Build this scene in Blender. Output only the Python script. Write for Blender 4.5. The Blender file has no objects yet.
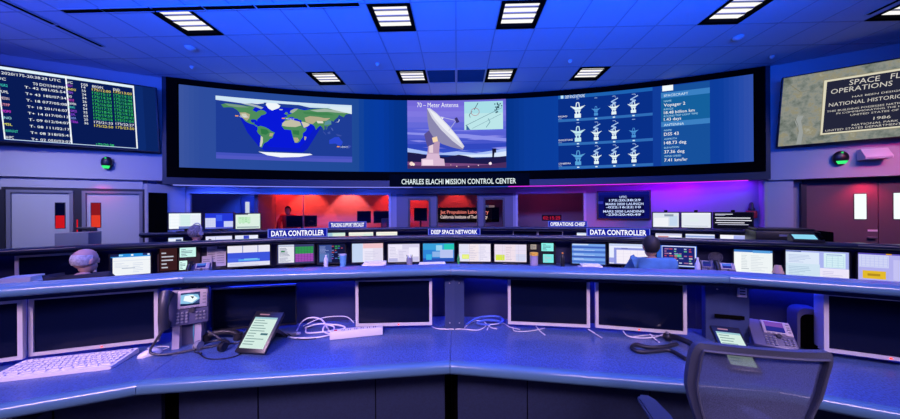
import bpy, bmesh, math, random
from mathutils import Vector, Matrix
PI = math.pi
R = math.radians
C = bpy.context.scene.collection
SC = bpy.context.scene
rng = random.Random(7)

# ---------------------------------------------------------------- camera
F, CX, CY, EYE = 283.0, 450.0, 209.5, 1.65
YAW, ROLL = R(1.42), 0.0061
cam = bpy.data.cameras.new('camera'); cam.sensor_width = 36; cam.lens = 36 * F / 900; cam.clip_start = .05
co = bpy.data.objects.new('camera', cam); C.objects.link(co)
co.matrix_world = Matrix.Translation((0, 0, EYE)) @ Matrix.Rotation(YAW, 4, 'Z') @ Matrix.Rotation(PI / 2, 4, 'X') @ Matrix.Rotation(-ROLL, 4, 'Z')
SC.camera = co
SC.view_settings.view_transform = 'Standard'
SC.view_settings.look = 'None'
SC.view_settings.gamma = 1
SC.view_settings.exposure = 0
SC.view_settings.use_curve_mapping = False

def ray(x, y):
    u, v = (x - CX) / F, -(y - CY) / F
    c, s = math.cos(-ROLL), math.sin(-ROLL)
    u, v = c * u - s * v, s * u + c * v
    c, s = math.cos(YAW), math.sin(YAW)
    return Vector((c * u - s, s * u + c, v))
def at_z(x, y, z):                       # the point at height z that the photo shows at (x, y)
    d = ray(x, y); return d * ((z - EYE) / d.z) + Vector((0, 0, EYE))
OX, OY = -.047, -4.69                    # the consoles stand on circles about this point
def at_r(x, y, r, c=(OX, OY)):           # the point at distance r from it
    d = ray(x, y); ox, oy = -c[0], -c[1]
    a = d.x ** 2 + d.y ** 2; b = 2 * (d.x * ox + d.y * oy); q = ox * ox + oy * oy - r * r
    return d * ((-b + math.sqrt(b * b - 4 * a * q)) / (2 * a)) + Vector((0, 0, EYE))
def at_plane(x, y, p0, n):
    d = ray(x, y); o = Vector((0, 0, EYE)); return o + d * ((Vector(p0) - o).dot(n) / d.dot(n))
def zat_(px, py, p):
    d = ray(px, py); return EYE + d.z * (p.x * d.x + p.y * d.y) / (d.x ** 2 + d.y ** 2)
def ang(p): return math.degrees(math.atan2(p.x - OX, p.y - OY))
def polar(r, deg, z=0): return Vector((OX + r * math.sin(R(deg)), OY + r * math.cos(R(deg)), z))

# ---------------------------------------------------------------- materials
def lin(h):
    h = h.lstrip('#'); o = []
    for i in (0, 2, 4):
        c = int(h[i:i + 2], 16) / 255
        o.append(c / 12.92 if c <= .04045 else ((c + .055) / 1.055) ** 2.4)
    return (*o, 1)
MATS = {}
def mat(name, col, rough=.5, metal=0, noise=None, bump=None, spec=.5, alpha=None):
    m = bpy.data.materials.new(name); m.use_nodes = True
    nt = m.node_tree; b = nt.nodes['Principled BSDF']
    if isinstance(col, str): col = lin(col)
    b.inputs['Base Color'].default_value = (*col[:3], 1)
    b.inputs['Roughness'].default_value = rough; b.inputs['Metallic'].default_value = metal
    b.inputs['Specular IOR Level'].default_value = spec
    if noise or bump:
        tc = nt.nodes.new('ShaderNodeTexCoord')
    if noise:                            # (scale, low, high)
        n = nt.nodes.new('ShaderNodeTexNoise'); n.inputs['Scale'].default_value = noise[0]; n.inputs['Detail'].default_value = 3
        nt.links.new(tc.outputs['Object'], n.inputs['Vector'])
        r = nt.nodes.new('ShaderNodeValToRGB')
        r.color_ramp.elements[0].position = .35; r.color_ramp.elements[1].position = .65
        r.color_ramp.elements[0].color = (*[c * noise[1] for c in col[:3]], 1)
        r.color_ramp.elements[1].color = (*[min(1, c * noise[2]) for c in col[:3]], 1)
        nt.links.new(n.outputs['Fac'], r.inputs['Fac']); nt.links.new(r.outputs['Color'], b.inputs['Base Color'])
    if bump:
        n2 = nt.nodes.new('ShaderNodeTexNoise'); n2.inputs['Scale'].default_value = bump[0]
        nt.links.new(tc.outputs['Object'], n2.inputs['Vector'])
        bp = nt.nodes.new('ShaderNodeBump'); bp.inputs['Strength'].default_value = bump[1]; bp.inputs['Distance'].default_value = .01
        nt.links.new(n2.outputs['Fac'], bp.inputs['Height']); nt.links.new(bp.outputs['Normal'], b.inputs['Normal'])
    if alpha is not None:
        b.inputs['Alpha'].default_value = alpha
    MATS[name] = m
    return m
EM = {}
def emit(hexcol, k=1.0):
    key = (hexcol, k)
    if key in EM: return EM[key]
    m = bpy.data.materials.new('glow_' + hexcol.strip('#')); m.use_nodes = True
    nt = m.node_tree; nt.nodes.clear()
    e = nt.nodes.new('ShaderNodeEmission'); o = nt.nodes.new('ShaderNodeOutputMaterial')
    e.inputs['Color'].default_value = lin(hexcol); e.inputs['Strength'].default_value = k
    nt.links.new(e.outputs[0], o.inputs[0]); EM[key] = m
    return m
def stone_glow():
    m = bpy.data.materials.new('glow_stone'); m.use_nodes = True
    nt = m.node_tree; nt.nodes.clear()
    tc = nt.nodes.new('ShaderNodeTexCoord'); n = nt.nodes.new('ShaderNodeTexNoise'); n.inputs['Scale'].default_value = 5.5; n.inputs['Detail'].default_value = 9
    n.inputs['Roughness'].default_value = .68
    r = nt.nodes.new('ShaderNodeValToRGB')
    els = r.color_ramp.elements
    els[0].position = .30; els[0].color = lin('50584e'); els[1].position = .72; els[1].color = lin('a9aba0')
    x = els.new(.45); x.color = lin('777f78'); x = els.new(.53); x.color = lin('8d9088'); x = els.new(.60); x.color = lin('8f8a70')
    e = nt.nodes.new('ShaderNodeEmission'); o = nt.nodes.new('ShaderNodeOutputMaterial')
    nt.links.new(tc.outputs['Object'], n.inputs['Vector']); nt.links.new(n.outputs['Fac'], r.inputs['Fac'])
    nt.links.new(r.outputs['Color'], e.inputs['Color']); nt.links.new(e.outputs[0], o.inputs[0])
    return m
def glass_mat():
    m = bpy.data.materials.new('window_glass'); m.use_nodes = True
    nt = m.node_tree; nt.nodes.clear()
    t = nt.nodes.new('ShaderNodeBsdfTransparent'); t.inputs['Color'].default_value = (.88, .88, .92, 1)
    g = nt.nodes.new('ShaderNodeBsdfGlossy'); g.inputs['Roughness'].default_value = .02
    f = nt.nodes.new('ShaderNodeFresnel'); f.inputs['IOR'].default_value = 1.45
    mx = nt.nodes.new('ShaderNodeMixShader'); o = nt.nodes.new('ShaderNodeOutputMaterial')
    nt.links.new(f.outputs[0], mx.inputs[0]); nt.links.new(t.outputs[0], mx.inputs[1]); nt.links.new(g.outputs[0], mx.inputs[2])
    nt.links.new(mx.outputs[0], o.inputs[0]); return m

TILE = mat('ceiling_tile', (.58, .60, .66), .95, bump=(180, .12))
TBAR = mat('ceiling_bar', (.38, .38, .42), .6)
WALL = mat('wall_paint', (.50, .50, .53), .85, bump=(60, .05))
WALLD = mat('wall_paint_lower', (.40, .40, .44), .8)
FLOOR = mat('carpet', (.05, .05, .06), .95, noise=(160, .6, 1.4))
LAM = mat('worktop_laminate', (.056, .100, .25), .34, noise=(150, .55, 1.45))
NOSE = mat('edge_band', (.07, .16, .25), .22)
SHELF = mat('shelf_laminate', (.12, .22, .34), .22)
SHELF_DIM = mat('dim_shelf_laminate', (.022, .03, .055), .28)  # shelf laminate darkened in colour for the weaker light on the rear rows
CARC = mat('console_panel', (.012, .020, .055), .55, noise=(90, .85, 1.15))
BAY = mat('bay_panel', (.014, .02, .085), .6)
POST = mat('post_panel', (.028, .045, .13), .4)
SILV = mat('silver_plastic', (.62, .60, .62), .35, metal=.15)
BLACK = mat('black_plastic', (.012, .012, .015), .35)
BLACKM = mat('black_matte', (.003, .003, .003), .9, spec=.0)
OFF = mat('dark_glass', (.002, .004, .020), .12, spec=.22)
GREYP = mat('grey_plastic', (.22, .22, .25), .45)
PHONEG = mat('phone_plastic', (.085, .085, .16), .4)
PHONEF = mat('phone_face', (.40, .36, .42), .4)
WHITEP = mat('white_plastic', (.72, .70, .72), .4)
KEYW = mat('key_plastic', (.66, .64, .68), .5)
FRAME = mat('dark_metal_frame', (.05, .05, .06), .4, metal=.3)
FRAMEL = mat('light_metal_frame', (.48, .47, .52), .4)
SCRFR = mat('screen_border', (.022, .034, .055), .5)
DOORG = mat('door_paint', (.52, .53, .52), .6)
DOORR = mat('door_paint_warm', (.13, .09, .10), .6)
PAPER = mat('paper', (.8, .78, .76), .8)
SKIN = mat('skin', (.62, .36, .29), .55)
SKIN3 = mat('skin_tan', (.42, .24, .17), .55)
HAIRW = mat('white_hair', (.62, .60, .60), .8, noise=(60, .7, 1.2))
HAIRG = mat('grey_hair', (.20, .20, .22), .8, noise=(60, .6, 1.5))
HAIRD = mat('dark_hair', (.012, .010, .012), .7)
CLOTHD = mat('navy_cloth', (.02, .022, .035), .9)
CLOTHB = mat('blue_cloth', (.05, .17, .34), .9, noise=(8, .8, 1.15))
TROUS = mat('dark_trousers', (.03, .03, .04), .9)
CHMESH = mat('chair_mesh', (.07, .09, .18), .8, noise=(420, .55, 1.4), alpha=.80)
CHFR = mat('chair_frame', (.06, .07, .105), .5, bump=(400, .3))
CHARM = mat('chair_arm_pad', (.06, .07, .085), .35)
REDW = mat('office_wall', (.62, .50, .50), .85)
GLASS = glass_mat()
BROWN = mat('brown_panel', (.05, .025, .025), .5)
CUPB = mat('blue_cup', (.12, .35, .55), .4)
BOTG = mat('green_bottle', (.05, .35, .08), .2)
BOTC = mat('clear_bottle', (.75, .78, .84), .1, alpha=.85)
YEL = mat('yellow_lid', (.85, .5, .05), .4)
JAR = mat('jar', (.35, .3, .4), .4)
ORG = mat('orange_cap', (.8, .3, .03), .4)
CABLEW = mat('white_cable', (.7, .68, .7), .5)
CABLEB = mat('blue_cable', (.05, .12, .5), .5)
CABLEK = mat('black_cable', (.012, .013, .02), .5)
REDBOX = mat('red_paint', (.6, .03, .03), .5)
BEIGE = mat('beige_shade', (.7, .45, .3), .7)
STEEL = mat('steel', (.5, .5, .52), .3, metal=.8)
SIGNB = mat('sign_blue', (.02, .025, .22), .5)

# ---------------------------------------------------------------- mesh builder
class B:
    def __init__(s, M=None): s.bm = bmesh.new(); s.mi = 0; s.M = M or Matrix()
    def v(s, p): return s.bm.verts.new(s.M @ Vector(p))
    def f(s, vs):
        try:
            f = s.bm.faces.new(vs); f.material_index = s.mi; return f
        except ValueError: return None
    def quad(s, a, b, c, d): return s.f([s.v(a), s.v(b), s.v(c), s.v(d)])
    def poly(s, pts): return s.f([s.v(p) for p in pts])
    def box(s, c, d, bev=0, rot=None, seg=2):
        t = bmesh.new(); bmesh.ops.create_cube(t, size=1)
        bmesh.ops.scale(t, vec=d, verts=t.verts)
        if bev: bmesh.ops.bevel(t, geom=list(t.edges), offset=bev, segments=seg, affect='EDGES', profile=.5)
        M = Matrix.Translation(c)
        if rot is not None: M = M @ rot
        return s.merge(t, M)
    def merge(s, t, M=None):
        M = s.M @ (M or Matrix()); mp = {}
        for x in t.verts: mp[x] = s.bm.verts.new(M @ x.co)
        for x in t.faces:
            f = s.bm.faces.new([mp[q] for q in x.verts]); f.material_index = s.mi
        t.free(); return s
    def cyl(s, a, b, r0, r1=None, n=16, caps=True):
        r1 = r0 if r1 is None else r1; a, b = Vector(a), Vector(b); z = (b - a).normalized()
        x = z.orthogonal().normalized(); y = z.cross(x); A = []; Bv = []
        for i in range(n):
            d = x * math.cos(2 * PI * i / n) + y * math.sin(2 * PI * i / n)
            A.append(s.v(a + d * r0)); Bv.append(s.v(b + d * r1))
        for i in range(n): s.f([A[i], A[(i + 1) % n], Bv[(i + 1) % n], Bv[i]])
        if caps: s.f(A[::-1]); s.f(Bv)
        return s
    def lathe(s, prof, c=(0, 0, 0), n=18):
        rings = []
        for r, z in prof:
            rings.append([s.v((c[0] + r * math.cos(2 * PI * i / n), c[1] + r * math.sin(2 * PI * i / n), c[2] + z)) for i in range(n)])
        for a, b in zip(rings, rings[1:]):
            for i in range(n): s.f([a[i], a[(i + 1) % n], b[(i + 1) % n], b[i]])
        s.f(rings[0][::-1]); s.f(rings[-1]); return s
    def tube(s, pts, r, n=8, smooth=4):
        P = [Vector(p) for p in pts]
        if smooth and len(P) > 2:
            Q = []
            for i in range(len(P) - 1):
                p0, p1, p2, p3 = P[max(i - 1, 0)], P[i], P[i + 1], P[min(i + 2, len(P) - 1)]
                for k in range(smooth):
                    t = k / smooth
                    Q.append(.5 * ((2 * p1) + (p2 - p0) * t + (2 * p0 - 5 * p1 + 4 * p2 - p3) * t * t + (3 * p1 - p0 - 3 * p2 + p3) * t ** 3))
            Q.append(P[-1]); P = Q
        rings = []; x = None
        for i, p in enumerate(P):
            z = (P[min(i + 1, len(P) - 1)] - P[max(i - 1, 0)])
            z = z.normalized() if z.length > 1e-6 else Vector((0, 0, 1))
            x = z.orthogonal() if x is None else x - z * x.dot(z)
            if x.length < 1e-5: x = z.orthogonal()
            x = x.normalized(); y = z.cross(x)
            rr = r(i / (len(P) - 1)) if callable(r) else r
            rings.append([s.v(p + x * math.cos(2 * PI * k / n) * rr + y * math.sin(2 * PI * k / n) * rr) for k in range(n)])
        for a, b in zip(rings, rings[1:]):
            for k in range(n): s.f([a[k], a[(k + 1) % n], b[(k + 1) % n], b[k]])
        s.f(rings[0][::-1]); s.f(rings[-1]); return s
    def sphere(s, c, r, u=16, w=10, zmin=-1):
        r = (r, r, r) if not isinstance(r, (tuple, list)) else r
        a0 = math.asin(max(-1, zmin)); rings = []
        for j in range(w + 1):
            a = a0 + (PI / 2 - a0) * j / w
            rings.append([s.v((c[0] + r[0] * math.cos(a) * math.cos(2 * PI * i / u), c[1] + r[1] * math.cos(a) * math.sin(2 * PI * i / u), c[2] + r[2] * math.sin(a))) for i in range(u)])
        for a, b in zip(rings, rings[1:]):
            for i in range(u): s.f([a[i], a[(i + 1) % u], b[(i + 1) % u], b[i]])
        bmesh.ops.remove_doubles(s.bm, verts=[q for g in (rings[0], rings[-1]) for q in g], dist=1e-5)
        return s
    def prism(s, pts, d):
        "pts: 3D outline, d: extrusion vector"
        d = Vector(d); A = [s.v(p) for p in pts]; Bv = [s.v(Vector(p) + d) for p in pts]; n = len(pts)
        s.f(A[::-1]); s.f(Bv)
        for i in range(n): s.f([A[i], A[(i + 1) % n], Bv[(i + 1) % n], Bv[i]])
        return s
    def ring(s, outer, inner, d):
        "frame between two outlines of equal length, extruded by d"
        d = Vector(d); n = len(outer)
        Ao = [s.v(p) for p in outer]; Ai = [s.v(p) for p in inner]
        Bo = [s.v(Vector(p) + d) for p in outer]; Bi = [s.v(Vector(p) + d) for p in inner]
        for i in range(n):
            j = (i + 1) % n
            s.f([Ao[i], Ao[j], Ai[j], Ai[i]]); s.f([Bo[j], Bo[i], Bi[i], Bi[j]])
            s.f([Ao[j], Ao[i], Bo[i], Bo[j]]); s.f([Ai[i], Ai[j], Bi[j], Bi[i]])
        return s
    def miter(s, prof, ap, half=R(7.5), gap=0.0012, a0=None, a1=None):
        "profile (y, z) swept along a console facet with mitred ends"
        A, Bv = [], []
        for y, z in prof:
            L = (ap + y) * math.tan(half) - gap
            A.append(s.v((-L if a0 is None else a0, y, z))); Bv.append(s.v((L if a1 is None else a1, y, z)))
        n = len(prof); s.f(A); s.f(Bv[::-1])
        for i in range(n): s.f([A[(i + 1) % n], A[i], Bv[i], Bv[(i + 1) % n]])
        return s

def obj(name, b, mats, parent=None, smooth=None, fix=True):
    me = bpy.data.meshes.new(name)
    if fix: bmesh.ops.recalc_face_normals(b.bm, faces=b.bm.faces)
    b.bm.to_mesh(me); b.bm.free()
    for m in (mats if isinstance(mats, (list, tuple)) else [mats]): me.materials.append(m)
    if smooth is not None:
        me.polygons.foreach_set('use_smooth', [True] * len(me.polygons)); me.set_sharp_from_angle(angle=R(smooth))
    o = bpy.data.objects.new(name, me); C.objects.link(o)
    if parent: o.parent = parent
    return o
def tag(o, label=None, cat=None, group=None, kind=None):
    if label: o['label'] = label
    if cat: o['category'] = cat
    if group: o['group'] = group
    if kind: o['kind'] = kind
    return o
def thing(name, label, cat, loc=(0, 0, 0), rz=0, group=None):
    o = bpy.data.objects.new(name, None); o.empty_display_size = .1; C.objects.link(o)
    o.location = loc; o.rotation_euler = (0, 0, rz)
    return tag(o, label, cat, group)
def struct(name, b, m, parent=None, smooth=None):
    o = obj(name, b, m, parent, smooth)
    if not parent: o['kind'] = 'structure'
    return o
def dup(root, loc, rz, label, group=None):
    r = root.copy(); C.objects.link(r); r.location = loc; r.rotation_euler = (0, 0, rz); tag(r, label, None, group)
    for ch in list(root.children):
        c = ch.copy(); C.objects.link(c); c.parent = r
        for g in ch.children:
            d = g.copy(); C.objects.link(d); d.parent = c
    return r

_FONTC = {}
def text_geo(t, bold=0, spacing=1):
    key = (t, bold, spacing)
    if key not in _FONTC:
        cu = bpy.data.curves.new('t', 'FONT'); cu.body = t; cu.size = 1; cu.resolution_u = 2; cu.offset = bold; cu.space_character = spacing
        o = bpy.data.objects.new('t', cu); C.objects.link(o)
        bpy.context.view_layer.update()
        me = bpy.data.meshes.new_from_object(o.evaluated_get(bpy.context.evaluated_depsgraph_get()))
        vs = [tuple(q.co) for q in me.vertices]; fs = [tuple(p.vertices) for p in me.polygons]
        bpy.data.objects.remove(o); bpy.data.curves.remove(cu); bpy.data.meshes.remove(me)
        x0 = min([q[0] for q in vs] or [0]); x1 = max([q[0] for q in vs] or [1])
        _FONTC[key] = ([(q[0] - x0, q[1]) for q in vs], fs, x1 - x0)
    return _FONTC[key]

class Screen:
    """flat artwork in a w x h rectangle: u to the right, v down, both 0..1; layers lift towards the viewer (-y)"""
    def __init__(s, w, h, base): s.w, s.h = w, h; s.items = []; s.n = 0; s.rect(0, 0, 1, 1, base)
    def rect(s, u0, v0, u1, v1, c): s.poly([(u0, v0), (u0, v1), (u1, v1), (u1, v0)], c); return s
    def rects(s, spec):
        for q in spec.split(';'):
            q = q.split()
            if q: s.rect(*[float(a) for a in q[:4]], q[4])
        return s
    def poly(s, pts, c): s.items.append(('p', pts, c, s.n)); s.n += 1; return s
    def text(s, u, v, size, t, c, align='l', wide=None, bold=0, same=False):
        "v is the baseline; size the letter height as a fraction of h; wide squeezes the line to that fraction of w"
        vs, fs, W = text_geo(t, bold); k = size * s.h / .72; kx = k if wide is None else wide * s.w / W
        u0 = u - (0 if align == 'l' else .5 * W * kx / s.w if align == 'c' else W * kx / s.w)
        s.items.append(('t', [(u0 + p[0] * kx / s.w, v - p[1] * k / s.h) for p in vs], c, s.n, fs)); s.n += (0 if same else 1); return s
    def line(s, pts, w, c):
        for (a, b), (p, q) in zip(pts, pts[1:]):
            dx, dy = (p - a) * s.w, (q - b) * s.h; L = math.hypot(dx, dy) or 1; nx, ny = -dy / L * w / 2 / s.w, dx / L * w / 2 / s.h
            s.poly([(a + nx, b + ny), (p + nx, q + ny), (p - nx, q - ny), (a - nx, b - ny)], c); s.n -= 1
        s.n += 1; return s
    def build(s, name, parent, mapf=None, lift=.0006, k=1.0, sub=0, y=0, z0=0):
        b = B(); mats = []; slot = {}
        for it in s.items:
            c = it[2]
            if c not in slot:
                slot[c] = len(mats); mats.append(c if not isinstance(c, str) else emit(c, k))
            b.mi = slot[c]; d = lift * it[3]
            m = mapf or (lambda u, v, d: ((u - .5) * s.w, y - d, z0 + (1 - v) * s.h))
            if it[0] == 'p':
                pts = it[1]
                if sub:
                    t = bmesh.new(); t.faces.new([t.verts.new((p[0], p[1], 0)) for p in pts])
                    lo, hi = min(p[0] for p in pts), max(p[0] for p in pts)
                    for kk in range(int(math.floor(lo * sub)) + 1, int(math.ceil(hi * sub))):
                        bmesh.ops.bisect_plane(t, geom=list(t.verts) + list(t.edges) + list(t.faces), dist=1e-7, plane_co=(kk / sub, 0, 0), plane_no=(1, 0, 0))
                    for f in t.faces: b.poly([m(q.co.x, q.co.y, d) for q in f.verts])
                    t.free(); continue
                b.poly([m(p[0], p[1], d) for p in pts])
            else:
                vv = [b.v(m(p[0], p[1], d)) for p in it[1]]
                for f in it[4]: b.f([vv[i] for i in f])
        return obj(name, b, mats, parent, fix=False)

# ================================================================ SETTING
ZC, T = 4.435, .61
YT = 3.79                                # a ceiling joint runs along this line
fix_cells = {}                           # (col,row) -> kind ; row 0 spans YT..YT+T
for c in (-7, -2, 1, 6, 10): fix_cells[(c, 0)] = 'light'
for c in (-5, -2, 1, 4): fix_cells[(c, 3)] = 'light'
for c in (-1, 0): fix_cells[(c, 3)] = 'vent'
slots = {(-10, 0): 'v'}
b = B(); g = B()
SCX, SCY, SCR = .04, -9.1, 16.0          # centre and radius of the curved screen
WK = .52
def wall_y(x): return 5.78 - WK * (abs(x) - 6.15)
for i in range(-17, 17):
    for j in range(-9, 6):
        if (i, j) in fix_cells: continue
        x0, y0 = i * T, YT + j * T; e = .006; z = ZC + .006
        b.box((x0 + T / 2, y0 + T / 2, z + .01), (T - 2 * e, T - 2 * e, .02))
ceil = struct('ceiling', b, TILE)
for i in range(-17, 18): g.box((i * T, YT - 1.5 * T, ZC + .012), (.018, 15 * T, .02))
for j in range(-9, 7): g.box((0, YT + j * T, ZC + .0125), (34 * T, .018, .021))
tag(obj('ceiling_grid', g, TBAR, ceil))
# fixtures
for n, ((ci, cj), kind) in enumerate(sorted(fix_cells.items(), key=lambda q: (q[0][1], q[0][0]))):
    x, y = ci * T + T / 2, YT + cj * T + T / 2
    if kind == 'light':
        names = {(-7, 0): 'square ceiling light above left end of curved video screen, nearest the front left corner', (-2, 0): 'square ceiling light at top of photo, left of the middle pair',
                 (1, 0): 'square ceiling light at top of photo, right of the middle pair', (6, 0): 'square ceiling light near the top, above right end of the curved screen',
                 (10, 0): 'square ceiling light in top right corner above the plaque display',
                 (-5, 3): 'small far ceiling light above the world map picture', (-2, 3): 'far ceiling light immediately left of the two dark vents',
                 (1, 3): 'far ceiling light immediately right of the two dark vents', (4, 3): 'far ceiling light above the antenna diagram picture'}
        t = thing('ceiling_light', names[(ci, cj)], 'ceiling light', (x, y, ZC - .004), 0, 'square louvred ceiling lights')
        h = T / 2 - .008; q = h - .055
        fr = B(); sq = lambda a, z: [(-a, -a, z), (a, -a, z), (a, a, z), (-a, a, z)]
        fr.ring(sq(h, 0), sq(q, 0), (0, 0, .085))
        obj('frame', fr, BLACKM, t)
        d = B(); w = q * 2 / 4
        for k in range(4):
            yc = -q + w * (k + .5)
            d.poly([(-q, yc - w / 2 + .012, .035), (q, yc - w / 2 + .012, .035), (q, yc + w / 2 - .002, .052), (-q, yc + w / 2 - .002, .052)])
        obj('diffuser', d, emit('f4f1ee', 1.15), t, fix=False)
        d = B(); d.box((0, 0, .08), (2 * q + .01, 2 * q + .01, .01))
        for k in range(1, 4): d.box((0, -q + w * k, .058), (2 * q, .012, .034))
        obj('louvre', d, GREYP, t)
    else:
        t = thing('ceiling_vent', 'dark square ceiling vent, ' + ('left' if ci < 0 else 'right') + ' one of the pair between the two far lights', 'vent', (x, y, ZC - .004), 0, 'pair of dark ceiling vents')
        h = T / 2 - .004; q = h - .02; fr = B(); sq = lambda a, z: [(-a, -a, z), (a, -a, z), (a, a, z), (-a, a, z)]
        fr.ring(sq(h, 0), sq(q, 0), (0, 0, .03)); obj('frame', fr, FRAMEL, t)
        d = B(); d.box((0, 0, .03), (2 * q, 2 * q, .005))
        for k in range(14): d.box((0, -q + (k + .5) * 2 * q / 14, .016), (2 * q, .012, .02), rot=Matrix.Rotation(.6, 4, 'X'))
        obj('grille', d, mat('vent_grey', (.06, .06, .08), .6) if 'vent_grey' not in MATS else MATS['vent_grey'], t)
# linear slot diffusers
def slot(x0, y0, x1, y1, label):
    dx, dy = x1 - x0, y1 - y0; L = math.hypot(dx, dy)
    t = thing('slot_diffuser', label, 'air diffuser', ((x0 + x1) / 2, (y0 + y1) / 2, ZC - .006), math.atan2(dy, dx), 'linear slot diffusers in the ceiling')
    d = B(); d.box((0, 0, .002), (L, .075, .006)); obj('slot', d, BLACKM, t)
    d = B()
    for s in (-1, 1): d.box((0, s * .042, .0), (L, .012, .012))
    obj('rail', d, FRAMEL, t)
slot(-5.45, YT, -4.90, YT, 'dark slot diffuser along ceiling joint, at left end of the front line')
for k, w in enumerate(['second', 'third', 'fourth', 'fifth', 'sixth']):
    slot(-4.88 + k * .72, YT, -4.19 + k * .72, YT, 'dark slot diffuser along front ceiling joint, ' + w + ' from left end of the line')
slot(-5.95, 3.55, -5.95, 4.05, 'dark slot diffuser running away from viewer at far left, nearer one')
slot(-5.95, 4.08, -5.95, 4.62, 'dark slot diffuser running away from viewer at far left, farther one')
slot(5.95, 3.30, 5.95, YT + .45, 'dark slot diffuser beside the ceiling light in the top right corner')
for (px, py, lab) in [(190.5, 47.5, 'larger round smoke detector on the ceiling left of the map'), (192, 66.5, 'small round sprinkler head on ceiling near top left screen corner'), (738, 37, 'round smoke detector on ceiling near top right screen corner'), (772, 56, 'small sprinkler head on ceiling beside the plaque display'), (377.5, 63.5, 'small sprinkler head on ceiling before the left far light'), (570, 60.5, 'small sprinkler head on ceiling before the right far light')]:
    p = at_z(px, py, ZC); d = B()
    r = .075 if 'smoke' in lab else .035
    d.lathe([(r, 0), (r, -.018), (r * .72, -.035), (r * .3, -.05), (.001, -.052)]); o = obj('smoke_detector' if r > .05 else 'sprinkler_head', d, WHITEP, smooth=40)
    o.location = (p.x, p.y, ZC - .0005); tag(o, lab, 'smoke detector' if r > .05 else 'sprinkler')

b = B(); b.box((0, 3, -.05), (24, 20, .1)); struct('floor', b, FLOOR)

# side walls: bulkhead above, recessed wall with doors below
def side_frame(s):
    "local frame of the slanted wall: x along it (away from the centre), y into the room, origin at its inner corner"
    p = Vector((s * 6.13, wall_y(6.13), 0)); tx = Vector((s, -WK, 0)).normalized(); n = Vector((-s * WK, -1, 0)).normalized()
    return Matrix(((tx.x, n.x, 0, p.x), (tx.y, n.y, 0, p.y), (0, 0, 1, 0), (0, 0, 0, 1))), p, tx, n
for s, nm in ((-1, 'left'), (1, 'right')):
    M, p, tx, n = side_frame(s)
    b = B(M)
    zb = 2.30 if s < 0 else 2.20
    b.box((3.5, -.1, (zb + ZC) / 2 + .01), (7, .2, ZC - zb + .04))
    if s < 0:
        b.box((3.68, -.16, 2.19), (6.64, .2, .24)); b.box((3.70, -.20, 1.05), (6.6, .2, 2.1))
    else:
        b.box((3.5, -.34, 1.1), (7, .2, 2.25)); b.box((.2, -.2, 1.1), (.42, .3, 2.22))
    struct('wall_' + nm, b, WALL)
M, p, tx, n = side_frame(-1)
def on_wall(px, py, s, off=0):
    M, p, tx, n = side_frame(s); q = at_plane(px, py, p + n * off, n); l = M.inverted() @ q
    return l.x, q.z
# left double door (face of lower wall at local y = -.10)
def door_leaf(M, x0, x1, z1, y, m, frame_m, win, wm, name):
    b = B(M); xc = (x0 + x1) / 2
    b.box((xc, y, z1 / 2), (abs(x1 - x0), .04, z1)); d = struct(name, b, m)
    b = B(M); o = [(x0, y + .021, 0), (x1, y + .021, 0), (x1, y + .021, z1), (x0, y + .021, z1)]
    w = .05 if x1 > x0 else -.05
    i2 = [(x0 + w, y + .021, 0), (x1 - w, y + .021, 0), (x1 - w, y + .021, z1 - .05), (x0 + w, y + .021, z1 - .05)]
    if frame_m: obj('door_frame', b.ring(o, i2, M.to_3x3().inverted() @ (M.to_3x3() @ Vector((0, .03, 0)))), frame_m, d)
    b = B(M); (u0, u1, w0, w1) = win; b.box(((u0 + u1) / 2, y + .022, (w0 + w1) / 2), (abs(u1 - u0) + .02, .008, w1 - w0 + .02)); obj('window_trim', b, FRAME, d)
    b = B(M)
    for k, (a, e, mm) in enumerate(wm):
        b.mi = k; b.quad((u0, y + .0275, w0 + (w1 - w0) * a), (u1, y + .0275, w0 + (w1 - w0) * a), (u1, y + .0275, w0 + (w1 - w0) * e), (u0, y + .0275, w0 + (w1 - w0) * e))
    obj('window_pane', b, [q[2] for q in wm], d, fix=False)
    return d
def lx(px, s, off=-.1): return on_wall(px, 200, s, off)[0]
ML = M
zt = on_wall(60, 190.5, -1, -.1)[1]
wz = (on_wall(62, 228, -1, -.1)[1], on_wall(62, 203, -1, -.1)[1])
red_win = [(0, .5, emit('c81420', 1)), (.5, 1, OFF)]
d1 = door_leaf(ML, lx(9, -1), lx(75.5, -1), zt, -.09, DOORG, GREYP, (lx(57, -1), lx(66, -1), *wz), red_win, 'door_1')
d2 = door_leaf(ML, lx(84, -1), lx(144, -1), zt, -.09, DOORG, GREYP, (lx(92.5, -1), lx(101.5, -1), *wz), [(0, .5, emit('e03a28', 1)), (.5, 1, emit('8a1820', 1))], 'door_2')
b = B(ML); xa, xb = lx(4, -1), lx(147, -1)
for q in (4, 79.7, 146): b.box((lx(q, -1), -.08, zt / 2), (.07 if q != 79.7 else .10, .06, zt))
b.box(((xa + xb) / 2, -.08, zt + .025), (abs(xa - xb), .06, .05))
b = struct('trim_1', b, FRAME)
b2 = B(ML); b2.box((lx(79.2, -1), -.045, .95), (.012, .008, 1.1)); obj('gap_glow', b2, emit('e01020', 1), b)  # glowing bar imitates red light coming through the door gap
b = B(ML); b.box((lx(88, -1), -.04, 1.33), (.22, .07, .05), .012); o = obj('push_bar', b, FRAME, d2)
b = B(ML); b.box((lx(95, -1), -.05, 1.30), (.07, .08, .10), .01); obj('door_latch', b, FRAME, d2)
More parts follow.
